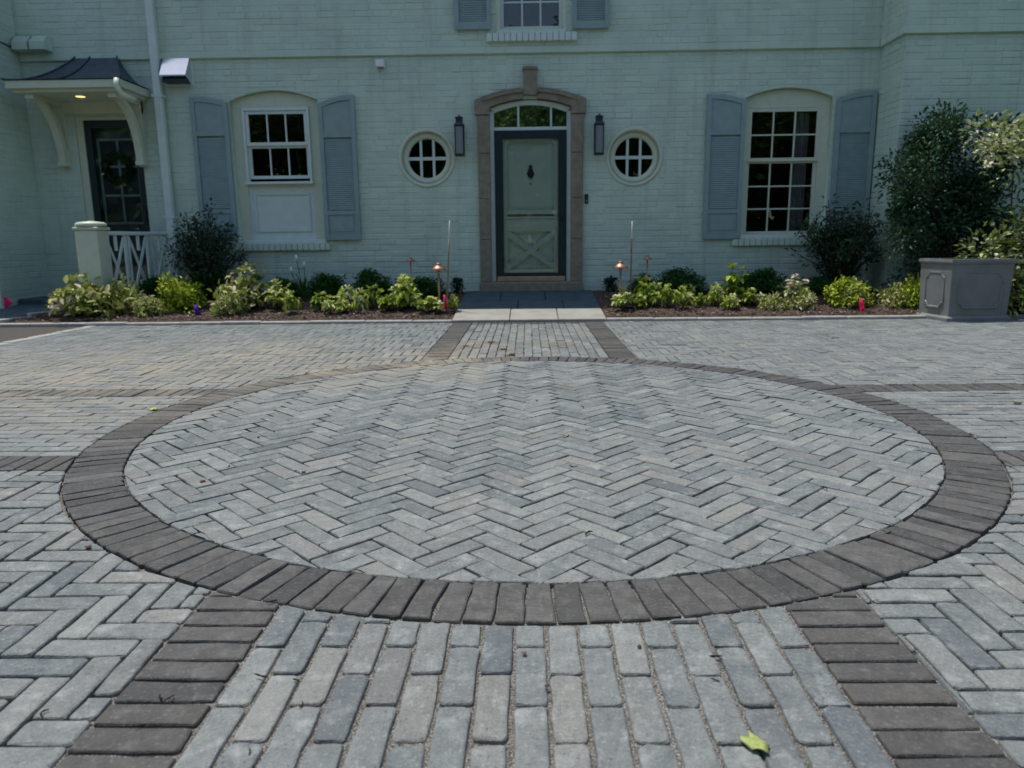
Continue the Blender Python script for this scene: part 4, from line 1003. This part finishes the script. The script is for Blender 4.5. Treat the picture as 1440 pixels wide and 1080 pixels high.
# ------------------------------------------------------------------ bed lights, stakes, flags
def path_light(x, y, h, s, label):
    r_ = empty('path_light', (x, y, gz(y))); tag(r_, label, 'path light', 'copper path lights')
    MB().lathe([(.010*s+.002, -.05), (.010*s+.002, h-.11*s)], 0, 0, 10).build('stem', M['copper'], r_)
    MB().lathe([(.014*s, h-.115*s), (.02*s, h-.10*s), (.02*s, h-.075*s)], 0, 0, 12).build('collar', M['copper'], r_)
    MB().lathe([(.001, h-.062*s), (.088*s, h-.078*s), (.092*s, h-.074*s), (.06*s, h-.045*s), (.03*s, h-.022*s), (.026*s, h-.012*s), (.03*s, h-.008*s), (.028*s, h), (.002, h+.004*s)], 0, 0, 20).build('shade', M['copper'], r_)
path_light(-1.02, 8.45, .545, 1.0, 'tall copper path light in the left bed beside the bamboo stake')
path_light(1.055, 8.45, .545, 1.0, 'tall copper path light at the front of the right bed near the walk')
path_light(-1.42, 8.98, .55, .62, 'small copper path light behind the boxwoods of the left bed')
path_light(1.44, 8.98, .54, .62, 'small copper path light behind the boxwoods of the right bed')
def stake(x, y, dx, h, mat, label, name):
    r_ = empty(name, (x, y, gz(y))); tag(r_, label, 'stake')
    ps = [(dx*t, 0, -.04+h*.78*t/.78*.78 if False else -.04+(h+.04)*.8*t) for t in np.linspace(0, 1, 6)]
    MB().tube(ps, [.010, .0098, .0095, .009, .0088, .0085], 8).build('cane', mat, r_)
    MB().tube([ps[-1], (dx*1.12, 0, h*.9), (dx*1.25, 0, h)], [.0086, .007, .004], 8).build('white_tip', M['white_tip'], r_)
stake(-.945, 8.5, .05, 1.02, M['bamboo'], 'tall greenish cane stake with a white tip at the left of the walk', 'garden_stake')
stake(1.205, 8.7, .004, .97, M['redstake'], 'tall thin reddish stake with a white tip at the right of the walk', 'garden_stake')
def flag(x, y, zc_, mat, label, w_, h_, turn, tri=False):
    z = gz(y); r_ = empty('marking_flag', (x, y, z), turn); tag(r_, label, 'flag', 'marking flags in the beds')
    top = zc_-z+h_/2
    MB().tube([(0, 0, -.03), (.002, 0, top*.5), (0, 0, top+.004)], .0018, 5).build('wire', M['wire'], r_)
    v = []; n_ = 6
    for i in range(n_+1):
        t = i/n_; sh = (1-t) if tri else 1
        yy = .012*math.sin(t*4.5); wt = 1 if tri else .4; v += [(w_*t, yy, top-h_*.5-h_*.5*sh+.25*h_*t*0), (w_*t*wt, yy+.006, top-h_*.5+h_*.5*sh)]
    o = MB().add(v, [(2*i, 2*i+2, 2*i+3, 2*i+1) for i in range(n_)], True).build('film', mat, r_)
    sm = o.modifiers.new('thickness', 'SOLIDIFY'); sm.thickness = .0008
flag(-5.97, 8.25, .235, M['pink'], 'pink marking flag at the far left edge by the dark side walk', .095, .15, .3, True)
flag(-3.72, 8.10, .145, M['purple'], 'purple marking flag in the mulch of the left bed', .08, .12, .25)
flag(-.94, 8.22, .20, M['pink'], 'pink marking flag in the left bed close to the walk', .05, .16, .9)
flag(3.63, 8.13, .14, M['pink'], 'bright pink marking flag in the mulch of the right bed near the planter', .065, .14, -.6)

# ------------------------------------------------------------------ plants
def leaves(name, mat, pos, dirs, size, tone, parent, wid=.45, up=.35, fold=.25, normals=None):
    """one folded leaf (two triangles) per position; dirs = pointing direction"""
    n_ = len(pos); P = np.asarray(pos, float); D = np.asarray(dirs, float); D /= np.linalg.norm(D, axis=1, keepdims=True)+1e-9
    U = np.tile((0, 0, 1.), (n_, 1)) if normals is None else np.asarray(normals, float)
    U = U+rng.normal(0, up, (n_, 3)); U -= D*np.sum(U*D, 1, keepdims=True); U /= np.linalg.norm(U, axis=1, keepdims=True)+1e-9
    Sd = np.cross(D, U); s = np.asarray(size, float).reshape(-1, 1)*np.ones((n_, 1))
    V = np.empty((n_, 6, 3)); a = s*wid
    V[:, 0] = P; V[:, 1] = P+D*s*.38+Sd*a*.5+U*a*fold; V[:, 2] = P+D*s*.76+Sd*a*.32+U*a*fold*.4; V[:, 3] = P+D*s-U*s*.10; V[:, 4] = P+D*s*.76-Sd*a*.32+U*a*fold*.4; V[:, 5] = P+D*s*.38-Sd*a*.5+U*a*fold
    me = bpy.data.meshes.new(name); base = np.arange(n_)[:, None]*6
    F = np.concatenate([base+np.array([[0, 1, 2, 3]]), base+np.array([[0, 3, 4, 5]])], 1).reshape(-1)
    me.vertices.add(n_*6); me.vertices.foreach_set('co', V.reshape(-1)); me.loops.add(n_*8); me.loops.foreach_set('vertex_index', F.astype(np.int32))
    me.polygons.add(n_*2); me.polygons.foreach_set('loop_start', np.arange(0, n_*8, 4, dtype=np.int32)); me.update(calc_edges=True); me.validate()
    at = me.attributes.new('tone', 'FLOAT', 'FACE'); at.data.foreach_set('value', np.repeat(np.clip(tone, 0, 1), 2).astype(np.float32))
    me.materials.append(mat); o = bpy.data.objects.new(name, me); return link(o, parent)
def unit(n_):
    v = rng.normal(size=(n_, 3)); return v/np.linalg.norm(v, axis=1, keepdims=True)
def lumps(k, rx, rz, spread=.75):
    """clump centres in a half-ellipsoid"""
    d = unit(k); d[:, 2] = np.abs(d[:, 2]); r_ = rng.random((k, 1))**.4*spread
    c = d*r_*np.array((rx, rx, rz)); c[:, 2] += rz*.08; return c
def stems(root, tips, mat, r0=.006, base=(0, 0, 0), name='stems', wob=.15):
    b = MB()
    for t in tips:
        t = Vector(t); bb = Vector(base)+Vector((random.gauss(0, .02), random.gauss(0, .02), -.03)); m_ = bb.lerp(t, .5)+Vector((t.x*.05*0, random.gauss(0, wob)*t.length*.2, t.length*.06))
        b.tube([bb, m_, t], [r0, r0*.75, r0*.4], 5)
    return b.build(name, mat, root)
a_ = rng.random(900)*6.283; b2 = rng.random(900)*6.283; rr2 = .045*np.sqrt(rng.random(900))
Pw = np.stack([(.165+rr2*np.cos(b2))*np.cos(a_), rr2*np.sin(b2)*.6-.0, (.165+rr2*np.cos(b2))*np.sin(a_)], 1)
Dw = np.stack([-np.sin(a_)+.5*np.cos(a_)*np.cos(b2), -.3+.3*rng.normal(size=900), np.cos(a_)+.5*np.sin(a_)*np.cos(b2)], 1)
leaves('foliage', M['l_dark'], Pw, Dw, .04*rng.uniform(.7, 1.2, 900), rng.normal(.3, .2, 900), wr, .4, .8)
MB().tube([(.165*math.cos(t), 0, .165*math.sin(t)) for t in np.linspace(0, 6.283, 25)], .012, 6).build('hoop', M['bark'], wr)
PROTO = {}
def mound(mat, rx, rz, n_, size, seedtone=(.55, .2), nl=24, wid=.5, lumpr=.32, shell=True, stemmat=None, vary=.25):
    def f(root):
        c = lumps(nl, rx, rz, .72); k = rng.integers(0, nl, n_); d = unit(n_); d[:, 2] = d[:, 2]*.9+.25
        rad = rng.random((n_, 1))**.35*lumpr*rx*rng.uniform(.7, 1.25, (nl, 1))[k]; p = c[k]+d*rad; p[:, 2] = np.maximum(p[:, 2], .01)
        out = p/np.array((rx, rx, rz)); out[:, 2] += .3; out /= np.linalg.norm(out, axis=1, keepdims=True)+1e-6; dr = .45*out+.9*unit(n_)
        t = rng.normal(seedtone[0], seedtone[1], n_)+rng.normal(0, .12, nl)[k]
        leaves('foliage', mat, p, dr, size*rng.uniform(.7, 1.25, n_), t, root, wid, .35, .25, out+np.array((0, 0, .55)))
        stems(root, c[:10]*.9, stemmat or M['bark'], .005+.004*rx)
    return f
def whorls(mat, rx, rz, nst, size, tone, per=(7, 10), layers=2):
    """upright stems that end in rosettes of broad leaves, like young hydrangea"""
    def f(root):
        P, D, Sz, T, tips = [], [], [], [], []
        for i in range(nst):
            a = random.uniform(0, 6.283); q = math.sqrt(random.random())*.85; x_, y_ = math.cos(a)*rx*q, math.sin(a)*rx*q
            z_ = rz*(1-.45*q*q)*random.uniform(.72, 1.0); tips.append((x_, y_, z_)); tb = random.gauss(*tone)
            for L_ in range(layers+1):
                zz = z_*(1-.26*L_); cc = .9 if L_ else .55; m_ = random.randint(*per); ph = random.uniform(0, 6.28)
                for k in range(m_):
                    b_ = ph+k*6.283/m_+random.gauss(0, .2); el = (.18 if L_ == 0 else -.38)+random.gauss(0, .28)
                    P.append((x_*(1-.1*L_)+math.cos(b_)*.006, y_*(1-.1*L_)+math.sin(b_)*.006, zz+random.gauss(0, .008))); D.append((math.cos(b_), math.sin(b_), el))
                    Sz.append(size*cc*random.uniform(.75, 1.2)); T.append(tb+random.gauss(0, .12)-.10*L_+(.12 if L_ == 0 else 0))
        leaves('foliage', mat, P, D, Sz, np.array(T), root, .62, .2, .22); stems(root, tips, M['stem'], .004)
    return f
def loose(mat, rx, rz, nbr, nleaf, size, tone, pale=0.0):
    """branching shrub with open outline"""
    def f(root):
        P, D, T = [], [], []; b = MB()
        for i in range(nbr):
            a = random.uniform(0, 6.283); tilt = math.sqrt(random.random())*.95; e = Vector((math.cos(a)*rx*tilt, math.sin(a)*rx*tilt*.8, rz*(1-.42*tilt**2)*random.uniform(.55, 1.0)))
            m_ = e*.5+Vector((random.gauss(0, .05)*rx, random.gauss(0, .05)*rx, .08*rz)); b0 = Vector((random.gauss(0, .05), random.gauss(0, .05), -.03))
            b.tube([b0, m_, e], [.012, .008, .003], 5)
            tb = random.gauss(*tone)
            for k in range(nleaf):
                t = random.random()**.55; q = b0.lerp(m_, t*2) if t < .5 else m_.lerp(e, t*2-1); off = Vector(unit(1)[0])*random.random()*.16*(rx+.25)
                P.append(q+off); dv = off.normalized()+Vector((0, 0, .15)); D.append(dv); T.append(tb+random.gauss(0, .16)+(pale if random.random() < .08 else 0))
        P = np.array([tuple(p) for p in P]); P[:, 2] = np.maximum(P[:, 2], .03)
        leaves('foliage', mat, P, np.array([tuple(d) for d in D]), size*rng.uniform(.65, 1.25, len(P)), np.array(T), root, .48)
        b.build('branches', M['bark'], root)
    return f
def mass(mat, rx, rz, n_, size, tone, pale, nl=70, tiers=False):
    """broad tall shrub: leafy lumps through an upright block with an uneven edge"""
    def f(root):
        c = np.stack([rng.uniform(-1, 1, nl)*rx*.82, rng.uniform(-.4, .4, nl)*rx, rz*(.06+.90*rng.random(nl)**1.15)], 1)
        c[:, 0] *= 1-.35*(c[:, 2]/rz > .85)
        if tiers:                                        # a leafy skirt and a blossoming top with a gap between
            up_ = rng.random(nl) < .42; c[:, 2] = np.where(up_, rz*rng.uniform(.74, .97, nl), rz*rng.uniform(.06, .54, nl))
        k = rng.integers(0, nl, n_); d = unit(n_); p = c[k]+d*rng.random((n_, 1))**.45*(rng.uniform(.16, .30, (nl, 1))[k]); p[:, 2] = np.maximum(p[:, 2], .05)
        t = rng.normal(tone[0], tone[1], n_)+rng.normal(0, .13, nl)[k]+pale*(rng.random(n_) < (.10+.35*(p[:, 2] > .68*rz) if tiers else .10))
        leaves('foliage', mat, p, d+.6*unit(n_)+np.array((0, -.3, .1)), size*rng.uniform(.7, 1.25, n_), t, root, .5, .6)
        stems(root, c[:26], M['bark'], .012, name='branches')
    return f
def lily(root):
    b = MB(); P = []
    for i in range(22):
        a = random.uniform(0, 6.28); l = random.uniform(.26, .42); w_ = .012; d = Vector((math.cos(a), math.sin(a), 0)); s_ = Vector((-d.y, d.x, 0)); lean = random.uniform(.25, .6)
        pts = [d*(l*lean*t*t)+Vector((0, 0, l*(t-.38*lean*t**3))) for t in np.linspace(0, 1, 6)]
        v = []
        for j, p in enumerate(pts): q = w_*(1-(j/5)**2*.9); v += [p-s_*q, p+d*q*.4*0+Vector((0, 0, -.003)), p+s_*q]
        b.add(v, [f_ for j in range(5) for f_ in ((3*j, 3*j+1, 3*j+4, 3*j+3), (3*j+1, 3*j+2, 3*j+5, 3*j+4))], True)
    o = b.build('strap_leaves', M['l_box'], root, recalc=False); at = o.data.attributes.new('tone', 'FLOAT', 'FACE'); at.data.foreach_set('value', [random.uniform(.6, 1) for _ in at.data])
    for (x_, y_, z_) in ((-.02, 0, .42), (.07, .02, .50), (.12, -.03, .36)):
        MB().tube([(0, 0, 0), (x_*.5, y_, z_*.55), (x_, y_, z_)], .004, 5).build('flower_stalk', M['stem'], root)
        MB().lathe([(.002, z_-.01), (.013, z_+.012), (.017, z_+.035), (.004, z_+.06)], x_, y_, 7).build('white_bud', M['petal'], root)
KINDS = {
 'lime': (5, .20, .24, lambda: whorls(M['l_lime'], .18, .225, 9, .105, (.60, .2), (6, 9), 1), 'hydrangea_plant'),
 'spread': (4, .30, .25, lambda: mound(M['l_var'], .28, .20, 760, .062, (.55, .24), 24, .52, .36, stemmat=M['stem']), 'variegated_shrub'),
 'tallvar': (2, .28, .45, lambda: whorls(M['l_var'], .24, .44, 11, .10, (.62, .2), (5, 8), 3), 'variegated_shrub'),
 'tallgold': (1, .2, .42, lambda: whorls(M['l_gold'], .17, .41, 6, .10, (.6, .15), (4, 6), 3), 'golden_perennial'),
 'gold': (2, .37, .42, lambda: mound(M['l_gold'], .31, .34, 1700, .050, (.50, .18), 34, .42, .34), 'golden_shrub'),
 'box': (3, .30, .38, lambda: mound(M['l_box'], .27, .34, 4200, .026, (.5, .2), 70, .55, .30), 'boxwood_shrub'),
 'dark': (2, .52, 1.2, lambda: loose(M['l_dark'], .52, 1.15, 62, 50, .052, (.48, .2)), 'dark_shrub'),
 'slim': (1, .075, .4, lambda: mound(M['l_dark'], .055, .36, 260, .035, (.35, .15), 12, .45, .7), 'upright_shrub'),
 'bigdark': (1, .65, 2.12, lambda: mass(M['l_dark'], .66, 2.0, 16000, .050, (.52, .22), .25, 95), 'climbing_shrub'),
 'sunny': (1, .45, 2.0, lambda: mass(M['l_sun'], .52, 1.9, 4600, .060, (.50, .2), .6, 34, True), 'flowering_shrub'),
 'lily': (1, .22, .48, lambda: lily, 'lily_plant'),
}
CATS = {'lime': 'plant', 'spread': 'shrub', 'tallvar': 'shrub', 'tallgold': 'plant', 'gold': 'shrub', 'box': 'boxwood', 'dark': 'shrub', 'slim': 'shrub', 'bigdark': 'shrub', 'sunny': 'shrub', 'lily': 'plant'}
PLANTS = [
('spread',-5.07,8.35,0.91,0.36),('spread',-4.89,8.75,0.54,0.36),('spread',-4.37,8.35,0.38,0.19),('gold',-4.19,8.75,0.74,0.46),('tallvar',-3.45,9.00,0.55,0.53),
('spread',-3.40,8.60,0.72,0.32),('spread',-3.44,8.36,0.36,0.20),('lime',-3.02,8.80,0.40,0.35),('lime',-2.70,8.32,0.28,0.28),('lily',-2.78,9.10,0.45,0.48),
('lime',-2.43,8.65,0.31,0.27),('lime',-2.21,8.35,0.36,0.22),('lime',-2.14,8.65,0.26,0.24),('lime',-1.91,8.30,0.21,0.23),('lime',-1.80,8.60,0.31,0.27),
('lime',-1.53,8.35,0.38,0.23),('lime',-1.42,8.85,0.51,0.33),('lime',-1.32,8.55,0.27,0.23),('lime',-1.09,8.35,0.41,0.19),('lime',-0.83-.06,8.60,0.22,0.20),
('box',-4.74,9.25,0.51,0.35),('box',-4.02,9.30,0.59,0.41),('box',-3.11,9.40,0.47,0.33),('box',-2.59,9.40,0.58,0.40),('box',-1.98,9.35,0.61,0.41),('box',-1.37,9.25,0.71,0.35),
('dark',-4.08,9.40,1.04,1.20),('slim',-0.91,9.60,0.14,0.41),('slim',1.08,9.60,0.16,0.39),
('lime',1.08,8.38,0.40,0.23),('lime',1.39,8.85,0.41,0.32),('lime',1.26,8.60,0.29,0.19),('lime',1.46,8.45,0.28,0.23),('lime',1.66,8.75,0.23,0.23),('lime',1.73,8.35,0.30,0.22),
('lime',1.90,8.80,0.21,0.24),('lime',1.97,8.40,0.20,0.16),('lime',2.19,8.80,0.28,0.23),('tallgold',2.42,8.80,0.41,0.42),('lime',2.27,8.35,0.28,0.20),('lime',2.60,8.60,0.37,0.23),
('tallvar',3.15,8.75,0.52,0.33),('spread',2.75,8.35,0.30,0.18),('spread',3.10,8.40,0.38,0.18),('gold',3.78,8.75,0.73,0.39),('gold',4.42,8.42,0.50,0.44),
('spread',3.65,8.35,0.33,0.25),('spread',4.11,8.35,0.38,0.23),('spread',5.44,8.30,0.33,0.25),
('box',1.45,9.25,0.46,0.32),('box',1.90,9.35,0.70,0.38),('box',2.93,9.40,0.65,0.40),('box',3.70,9.30,0.61,0.29),
('dark',3.85,9.25,1.18,1.23),('bigdark',4.88,8.78,1.30,2.12),('sunny',5.36,8.12,0.96,1.99)]
ORD = ['', 'second', 'third', 'fourth', 'fifth', 'sixth', 'seventh', 'eighth', 'ninth', 'tenth', 'eleventh', 'twelfth', 'thirteenth', 'fourteenth', 'fifteenth']
DESC = {'lime': 'lime green leafy clump', 'spread': 'low cream and green variegated shrub', 'box': 'dark green rounded boxwood'}
ONE = {('tallvar', -1): 'taller pale variegated shrub in front of the short arched window', ('tallvar', 1): 'taller pale variegated shrub in the right bed below the tall window',
 ('gold', -1): 'yellow green rounded shrub in the left bed near the porch railing', ('lily', -1): 'strap leaved plant with white buds in the left bed',
 ('dark', -1): 'tall dark loose shrub against the wall beside the downspout', ('dark', 1): 'wide dark loose shrub in front of the right window and its shutter',
 ('slim', -1): 'small dark upright shrub against the wall left of the door', ('slim', 1): 'small dark upright shrub against the wall right of the door',
 ('tallgold', 1): 'tall yellow green plant standing above its neighbours in the right bed', ('bigdark', 1): 'tall dense dark green shrub climbing the wing wall behind the planter',
 ('sunny', 1): 'sunlit shrub with pale blossom at the right edge behind the planter'}
cnt = {}
order = {}
for kd in ('lime', 'spread', 'box'):
    for sd_ in (-1, 1):
        xs = sorted([p for p in PLANTS if p[0] == kd and (p[1] > 0) == (sd_ > 0)], key=lambda p: abs(p[1]))
        for i, p in enumerate(xs): order[p] = (i, len(xs))
protos = {k: [] for k in KINDS}
GR = {'lime': 'lime green clumps in the beds', 'spread': 'variegated shrubs in the beds', 'box': 'boxwoods along the house wall', 'gold': 'yellow green shrubs in the beds'}
golds = 0
for pi, P_ in enumerate(PLANTS):
    kd, x_, y_, w_, h_ = P_; nv, rx, rz, mk, nm = KINDS[kd]
    if kd in ('lime', 'spread', 'gold', 'tallvar', 'tallgold'): y_n = y_ if y_ < 8.4 else 8.4+(y_-8.4)*.38; y_n += random.uniform(-.06, .10); x_ *= y_n/y_; w_ *= (.86 if kd == 'lime' else 1.0); h_ *= random.uniform(.9, 1.4) if kd == 'lime' else random.uniform(.95, 1.2); y_ = y_n
    if kd == 'box': w_ *= 1.2
    if kd == 'slim': w_ *= 1.5
    if len(protos[kd]) < nv:
        r_ = empty(nm, (0, 0, 0)); mk()(r_); protos[kd].append(r_)
    else: r_ = copy_tree(random.choice(protos[kd]))
    r_.location = (x_, y_, gz(y_)); r_.rotation_euler = (0, 0, 0 if kd in ('bigdark', 'sunny') else random.uniform(0, 6.28))
    k = w_/2/rx; r_.scale = (k*1.08, k*1.08, h_/rz*1.04)
    sd_ = 1 if x_ > 0 else -1; bed = 'left' if sd_ < 0 else 'right'
    if kd == 'gold' and sd_ > 0:
        lab = 'wide yellow green rounded shrub in the right bed, behind the pink flag' if x_ < 4 else 'yellow green rounded shrub right beside the planter'
    elif (kd, sd_) in ONE: lab = ONE[(kd, sd_)]
    else:
        i, n_ = order[P_]
        lab = DESC[kd]+(', nearest to the walk in the %s bed' % bed if i == 0 else ', farthest from the walk in the %s bed' % bed if i == n_-1 else ', %s from the walk in the %s bed' % (ORD[i], bed))
    tag(r_, lab, CATS[kd], GR.get(kd))

# ------------------------------------------------------------------ fallen things on the paving
HUSK = [(-0.622,1.629),(-0.541,1.32),(-0.465,1.311),(-0.43,1.233),(-0.713,1.254),(-0.689,1.25),(-0.703,1.166),(-0.481,1.102),(0.388,1.403),(0.365,1.317),(-0.908,1.201),(0.171,2.051),(-1.219,3.167),(0.172,2.714),(0.168,3.153),(0.283,3.73),(1.025,2.449),(1.046,2.046),(-1.177,2.723)]
hm = []
for k in range(5):
    l = random.uniform(.022, .036); c_ = random.uniform(-.5, .5); pts = [(l*(t-.5), c_*l*(t-.5)**2*2, .0035+.004*math.sin(t*3+k)) for t in np.linspace(0, 1, 7)]
    b = MB().tube(pts, [.0008, .0018, .0024, .0016, .0025, .0017, .0007], 6); me = b.mesh('catkin'); me.materials.append(M['husk']); hm.append(me)
for i, (x_, y_) in enumerate(HUSK):
    o = bpy.data.objects.new('fallen_catkin', hm[i % 5]); o.location = (x_, y_, .001); o.rotation_euler = (0, random.gauss(0, .15), random.uniform(0, 6.28)); s_ = random.uniform(.6, .95) if y_ < 2 else 1.2; o.scale = (s_, s_, s_); link(o)
    tag(o, 'small dark dry catkin lying on the grey pavers', 'catkin', 'dry catkins scattered on the paving')
def crumpled(name, x_, y_, s_, mat, label, cat, group=None, z=.004):
    b = MB(); n_ = 14; v = [(0, 0, .003)]
    for r_ in (.5, 1.0):
        for k in range(n_):
            a = 6.283*k/n_; q = s_*r_*(1+.13*math.cos(5*a+.6)*r_+.10*math.cos(2*a))*random.uniform(.78, 1.18); v.append((q*math.cos(a)*.75, q*math.sin(a), (.004+.006*random.random())*(s_/.03) if r_ < 1 else random.uniform(-.002, .011)*(s_/.03)))
    f = [(0, 1+k, 1+(k+1) % n_) for k in range(n_)]+[(1+k, 1+n_+k, 1+n_+(k+1) % n_, 1+(k+1) % n_) for k in range(n_)]
    o = b.add(v, f, True).build(name, mat, None, (x_, y_, z), random.uniform(0, 6.28), recalc=False); sm = o.modifiers.new('thickness', 'SOLIDIFY'); sm.thickness = .0006
    tag(o, label, cat, group); return o
o = crumpled('fallen_leaf', .385, 1.125, .025, M['freshleaf'], 'crumpled yellow green leaf on the pavers in the foreground', 'leaf'); o.rotation_euler = (0, 0, .4)
crumpled('fallen_leaf', -1.985, 3.74, .03, M['freshleaf'], 'small yellow green leaf on the left of the charcoal ring', 'leaf')
for (x_, y_, s_) in ((-.013, 1.407, .007), (.032, 1.292, .006), (.233, 1.435, .006), (-1.273, 1.959, .011), (-1.2, 2.551, .014), (.045, 3.91, .010), (2.533, 3.768, .022), (-.858, 2.656, .010)):
    crumpled('dry_leaf_scrap', x_, y_, s_, M['dryleaf'], 'tiny brown scrap of dry leaf on the pavers', 'leaf scrap', 'dry leaf scraps on the paving')
for (x_, y_, s_) in ((-.32, 6.28, .034), (-.2, 5.86, .03), (-.13, 5.58, .028), (-.52, 6.06, .026)):
    crumpled('dry_leaf_clump', x_, y_, s_, M['dryleaf'], {6.28: 'brown leaf litter clump on the far walk, farthest from the ring', 5.86: 'brown leaf litter clump on the far walk, second from the ring', 5.58: 'brown leaf litter clump on the far walk, touching the ring', 6.06: 'brown leaf litter clump on the far walk, leftmost beside the dark band'}[y_], 'leaf litter', 'leaf litter clumps on the far walk')

# ------------------------------------------------------------------ trees across the drive, seen in the glass
def tree(root):
    b = MB(); b.tube([(0, 0, -.2), (.05, .02, 1.5), (.1, -.03, 3.2), (.0, .05, 5.6)], [.24, .19, .15, .05], 10)
    tips = []
    for i in range(13):
        a = i*2.4; z = 2.2+i*.27; l = 2.9-abs(i-5)*.17; e = Vector((math.cos(a)*l, math.sin(a)*l, z+1.3+random.random())); b.tube([(.08, 0, z), e*.5+Vector((0, 0, z*.5+.1)), e], [.075, .045, .012], 6); tips += [e, e*.62+Vector((0, 0, z*.38+.4))]
    b.build('trunk', M['bark'], root)
    c = np.array([tuple(t) for t in tips]+[(random.gauss(0, 1.3), random.gauss(0, 1.3), random.uniform(3.4, 7.6)) for _ in range(40)]); n_ = 9000
    k = rng.integers(0, len(c), n_); d = unit(n_); p = c[k]+d*rng.random((n_, 1))**.45*rng.uniform(.5, 1.0, (len(c), 1))[k]
    leaves('crown', M['l_tree'], p, d+.6*unit(n_), .17*rng.uniform(.7, 1.3, n_), rng.normal(.5, .2, n_), root, .55, .6)
TL = ['tall leafy tree across the drive, reflected left of centre in the glass', 'tall leafy tree across the drive, reflected in the middle of the transom', 'tall leafy tree across the drive, reflected right of centre in the glass', 'leafy tree far left across the drive, seen only in the window glass', 'leafy tree far right across the drive, seen only in the window glass']
tp = None
for i, (x_, y_, s_) in enumerate(((-5.2, -10.5, 1.05), (.8, -12.0, 1.15), (6.4, -11.0, 1.0), (-11.5, -12.0, 1.2), (12.5, -12.5, 1.2))):
    if tp is None: tp = empty('broadleaf_tree'); tree(tp); r_ = tp
    else: r_ = copy_tree(tp)
    r_.location = (x_, y_, -.1); r_.rotation_euler = (0, 0, i*1.3); r_.scale = (s_, s_, s_)
    tag(r_, TL[i], 'tree', 'trees across the drive')

n_ = 26000; xw = rng.uniform(-40, 40, n_); hw = 9.0+1.3*np.sin(xw*.35)+.8*np.sin(xw*1.1+1); zw = rng.random(n_)**.8*hw
o = leaves('woodland', M['l_tree'], np.stack([xw, -19+rng.normal(0, 1.3, n_), zw], 1), unit(n_), .75*rng.uniform(.6, 1.3, n_), rng.normal(.35, .2, n_), None, .7, .8)
tag(o, 'dense green woodland edge across the drive, seen only in the window glass', 'woodland', kind='stuff')
